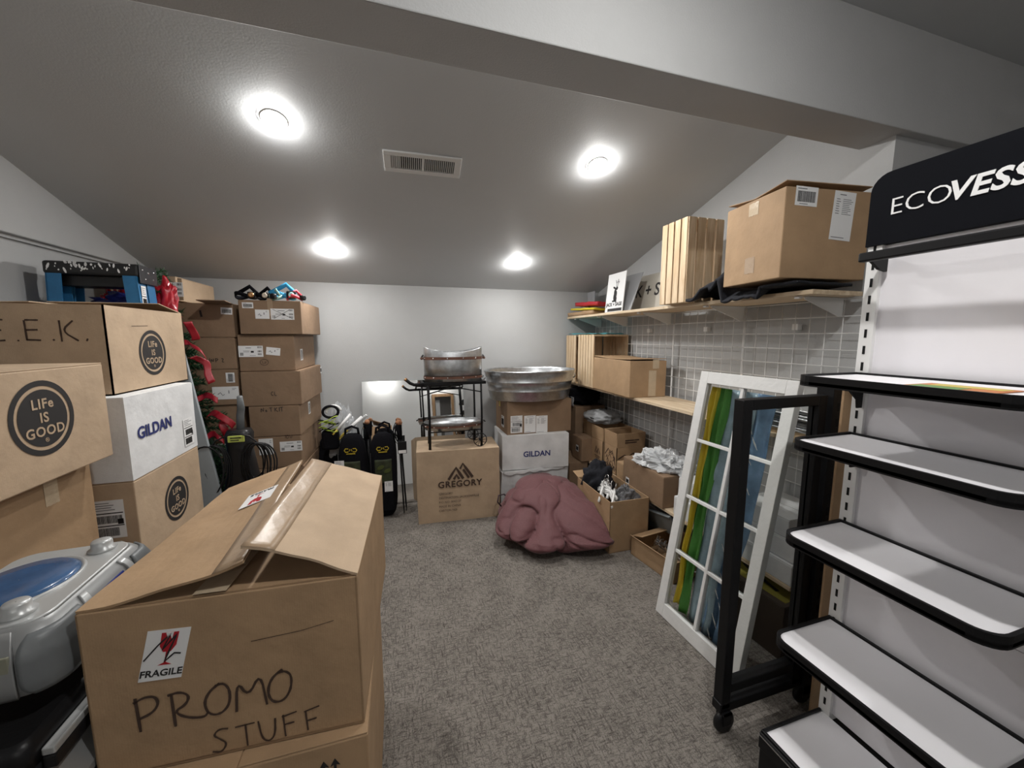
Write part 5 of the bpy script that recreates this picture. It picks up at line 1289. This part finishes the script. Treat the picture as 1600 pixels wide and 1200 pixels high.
# ================================================================== boombox and trunk
t = thing('boombox', 'silver boombox with a blue disc lid and grey end speakers beside the promo carton', 'stereo', (-.800, 1.085, .762), radians(3))
bw, bd_, bh = .285, .40, .135
OLIV = mat('olive_silver', (.26, .26, .20), .4, .2)
def rr(w, d, r, n=8):
    P = []
    for cx, cy, a0 in ((w/2-r, d/2-r, 0), (-w/2+r, d/2-r, pi/2), (-w/2+r, -d/2+r, pi), (w/2-r, -d/2+r, 1.5*pi)):
        for k in range(n+1): a = a0+pi/2*k/n; P.append((cx+r*cos(a), cy+r*sin(a)))
    return P
def loft(m, layers, k, cap=True, ox=0, oy=0):
    R = []
    for w, d, r, z in layers: R.append([m.bm.verts.new((x+ox, y+oy, z)) for x, y in rr(w, d, r)])
    n = len(R[0]); fs = []
    for j in range(len(R)-1):
        for i in range(n): fs.append(m.bm.faces.new((R[j][i], R[j][(i+1) % n], R[j+1][(i+1) % n], R[j+1][i])))
    m._set(fs, k, True)
    if cap: m._set([m.bm.faces.new(R[0][::-1]), m.bm.faces.new(R[-1])], k)
BODY = [(bw-.03, bd_-.04, .045, 0), (bw-.006, bd_-.010, .05, .010), (bw, bd_, .05, .035), (bw-.004, bd_-.006, .05, .085), (bw-.022, bd_-.03, .05, .114), (bw-.045, bd_-.055, .045, .128), (bw-.060, bd_-.075, .04, bh)]
m = MB(); loft(m, BODY, SILVER); m.build('body', t)
def side(s_, z, off):
    """point on the body outline: s_ from 0 (middle of the front) to 1 (middle of the near end)"""
    for k in range(len(BODY)-1):
        if BODY[k][3] <= z <= BODY[k+1][3]:
            f = (z-BODY[k][3])/(BODY[k+1][3]-BODY[k][3]); w, d, r = [BODY[k][q]+(BODY[k+1][q]-BODY[k][q])*f for q in range(3)]; break
    P = [(w/2, 0), (w/2, -d/2+r)]+[(w/2-r+r*cos(a), -d/2+r+r*sin(a)) for a in [-pi/2*k/8 for k in range(1, 9)]]+[(0, -d/2)]
    Ls = [0]
    for k in range(1, len(P)): Ls.append(Ls[-1]+sqrt((P[k][0]-P[k-1][0])**2+(P[k][1]-P[k-1][1])**2))
    g = s_*Ls[-1]
    for k in range(1, len(P)):
        if g <= Ls[k]+1e-9:
            f = (g-Ls[k-1])/(Ls[k]-Ls[k-1]); x = P[k-1][0]+(P[k][0]-P[k-1][0])*f; y = P[k-1][1]+(P[k][1]-P[k-1][1])*f
            nx, ny = (P[k][1]-P[k-1][1]), -(P[k][0]-P[k-1][0]); q = sqrt(nx*nx+ny*ny); return (x-nx/q*off, y-ny/q*off)
def wrap(name, s0, s1, z0, z1, k, off=.004, mirror=False, th=.006, round_=0.0):
    m = MB()
    def fn(u, v):
        z = z0+(z1-z0)*v; a = round_*((2*v-1)**4)
        s_ = s0+(s1-s0)*(a*.5+(1-a)*u); x, y = side(s_, z, off); return (x, -y if mirror else y, z)
    m.sheet(fn, 20, 12, k, th); return m.build(name, t)
for mir in (False, True):
    wrap('speaker_grille', .30, .70, .012, .122, GREYP, .004, mir, .006, .25)
    wrap('speaker_trim', .22, .285, .006, .130, SILVERL, .003, mir); wrap('speaker_trim', .715, .80, .006, .130, SILVER, .003, mir)
m = MB(); loft(m, [(bw-.056, bd_-.072, .042, .1338), (bw-.066, bd_-.082, .04, bh+.003)], SILVERL); m.build('top_plate', t)
CDB = mat('blue_disc_lid', (.035, .095, .215), .25, var=.3, vscale=9, coat=.3)
m = MB(); m.lathe([(.001, .012), (.06, .0115), (.095, .009), (.104, .003), (.104, 0)], CDB, c=(-.018, -.0, bh+.003), seg=56, sx=.86, sy=1.0); m.build('disc_lid', t)
m = MB(); m.lathe([(.104, 0), (.109, .005), (.113, .004), (.115, 0)], SILVERL, c=(-.018, 0, bh+.003), seg=56, sx=.86, sy=1.0); m.build('lid_ring', t)
for x, y in ((.055, -.122), (.062, .125)):
    m = MB(); m.lathe([(.026, 0), (.028, .004), (.021, .006), (.0205, .022), (.018, .026), (.001, .026)], SILVERL, c=(x, y, bh+.003), seg=28); m.build('volume_knob', t)
m = MB(); m.lathe([(.012, 0), (.012, .005), (.001, .006)], SILVER, c=(-.015, -.142, bh+.003), seg=20, sx=1.4); m.build('button', t)
m = MB(); m.box((bw/2-.006, 0, .098), (.012, .10, .022), mat('blue_display', (.02, .03, .16), .15), RY(-.5).to_3x3(), bev=.002); m.build('display_window', t)
wrap('cassette_door', 0, .16, .022, .085, SILVERL, .004)
m = MB(); m.box((.012, -bd_/2-.001, .062), (.15, .006, .075), OLIV, bev=.002); m.build('end_panel', t)
t = thing('storage_trunk', 'black plastic storage trunk with ribbed grey lid under the boombox', 'trunk', (-.806, 1.06, 0))
m = MB(); loft(m, [(.26, .40, .02, 0), (.285, .44, .02, .60), (.29, .445, .02, .66)], BLACKP); m.build('tub', t)
m = MB(); loft(m, [(.292, .45, .02, .661), (.292, .45, .02, .70), (.27, .43, .02, .716)], BLACKP)
m.build('lid', t)
for z0_, z1_, k_ in ((.668, .684, SILVERL), (.640, .667, BLACKP)):
    m = MB(); m.span((.147, -.20, z0_), (.168, .21, z1_), k_, bev=.003); m.build('side_rail', t)
for y0_, y1_ in ((-.20, -.085), (-.02, .10), (.14, .21)):
    m = MB(); m.prism([(.146, .632), (.176, .572), (.176, .556), (.146, .556)], y0_, y1_, SILVER, Matrix(((1, 0, 0, 0), (0, 0, 1, 0), (0, 1, 0, 0), (0, 0, 0, 1)))); m.build('silver_pad', t)
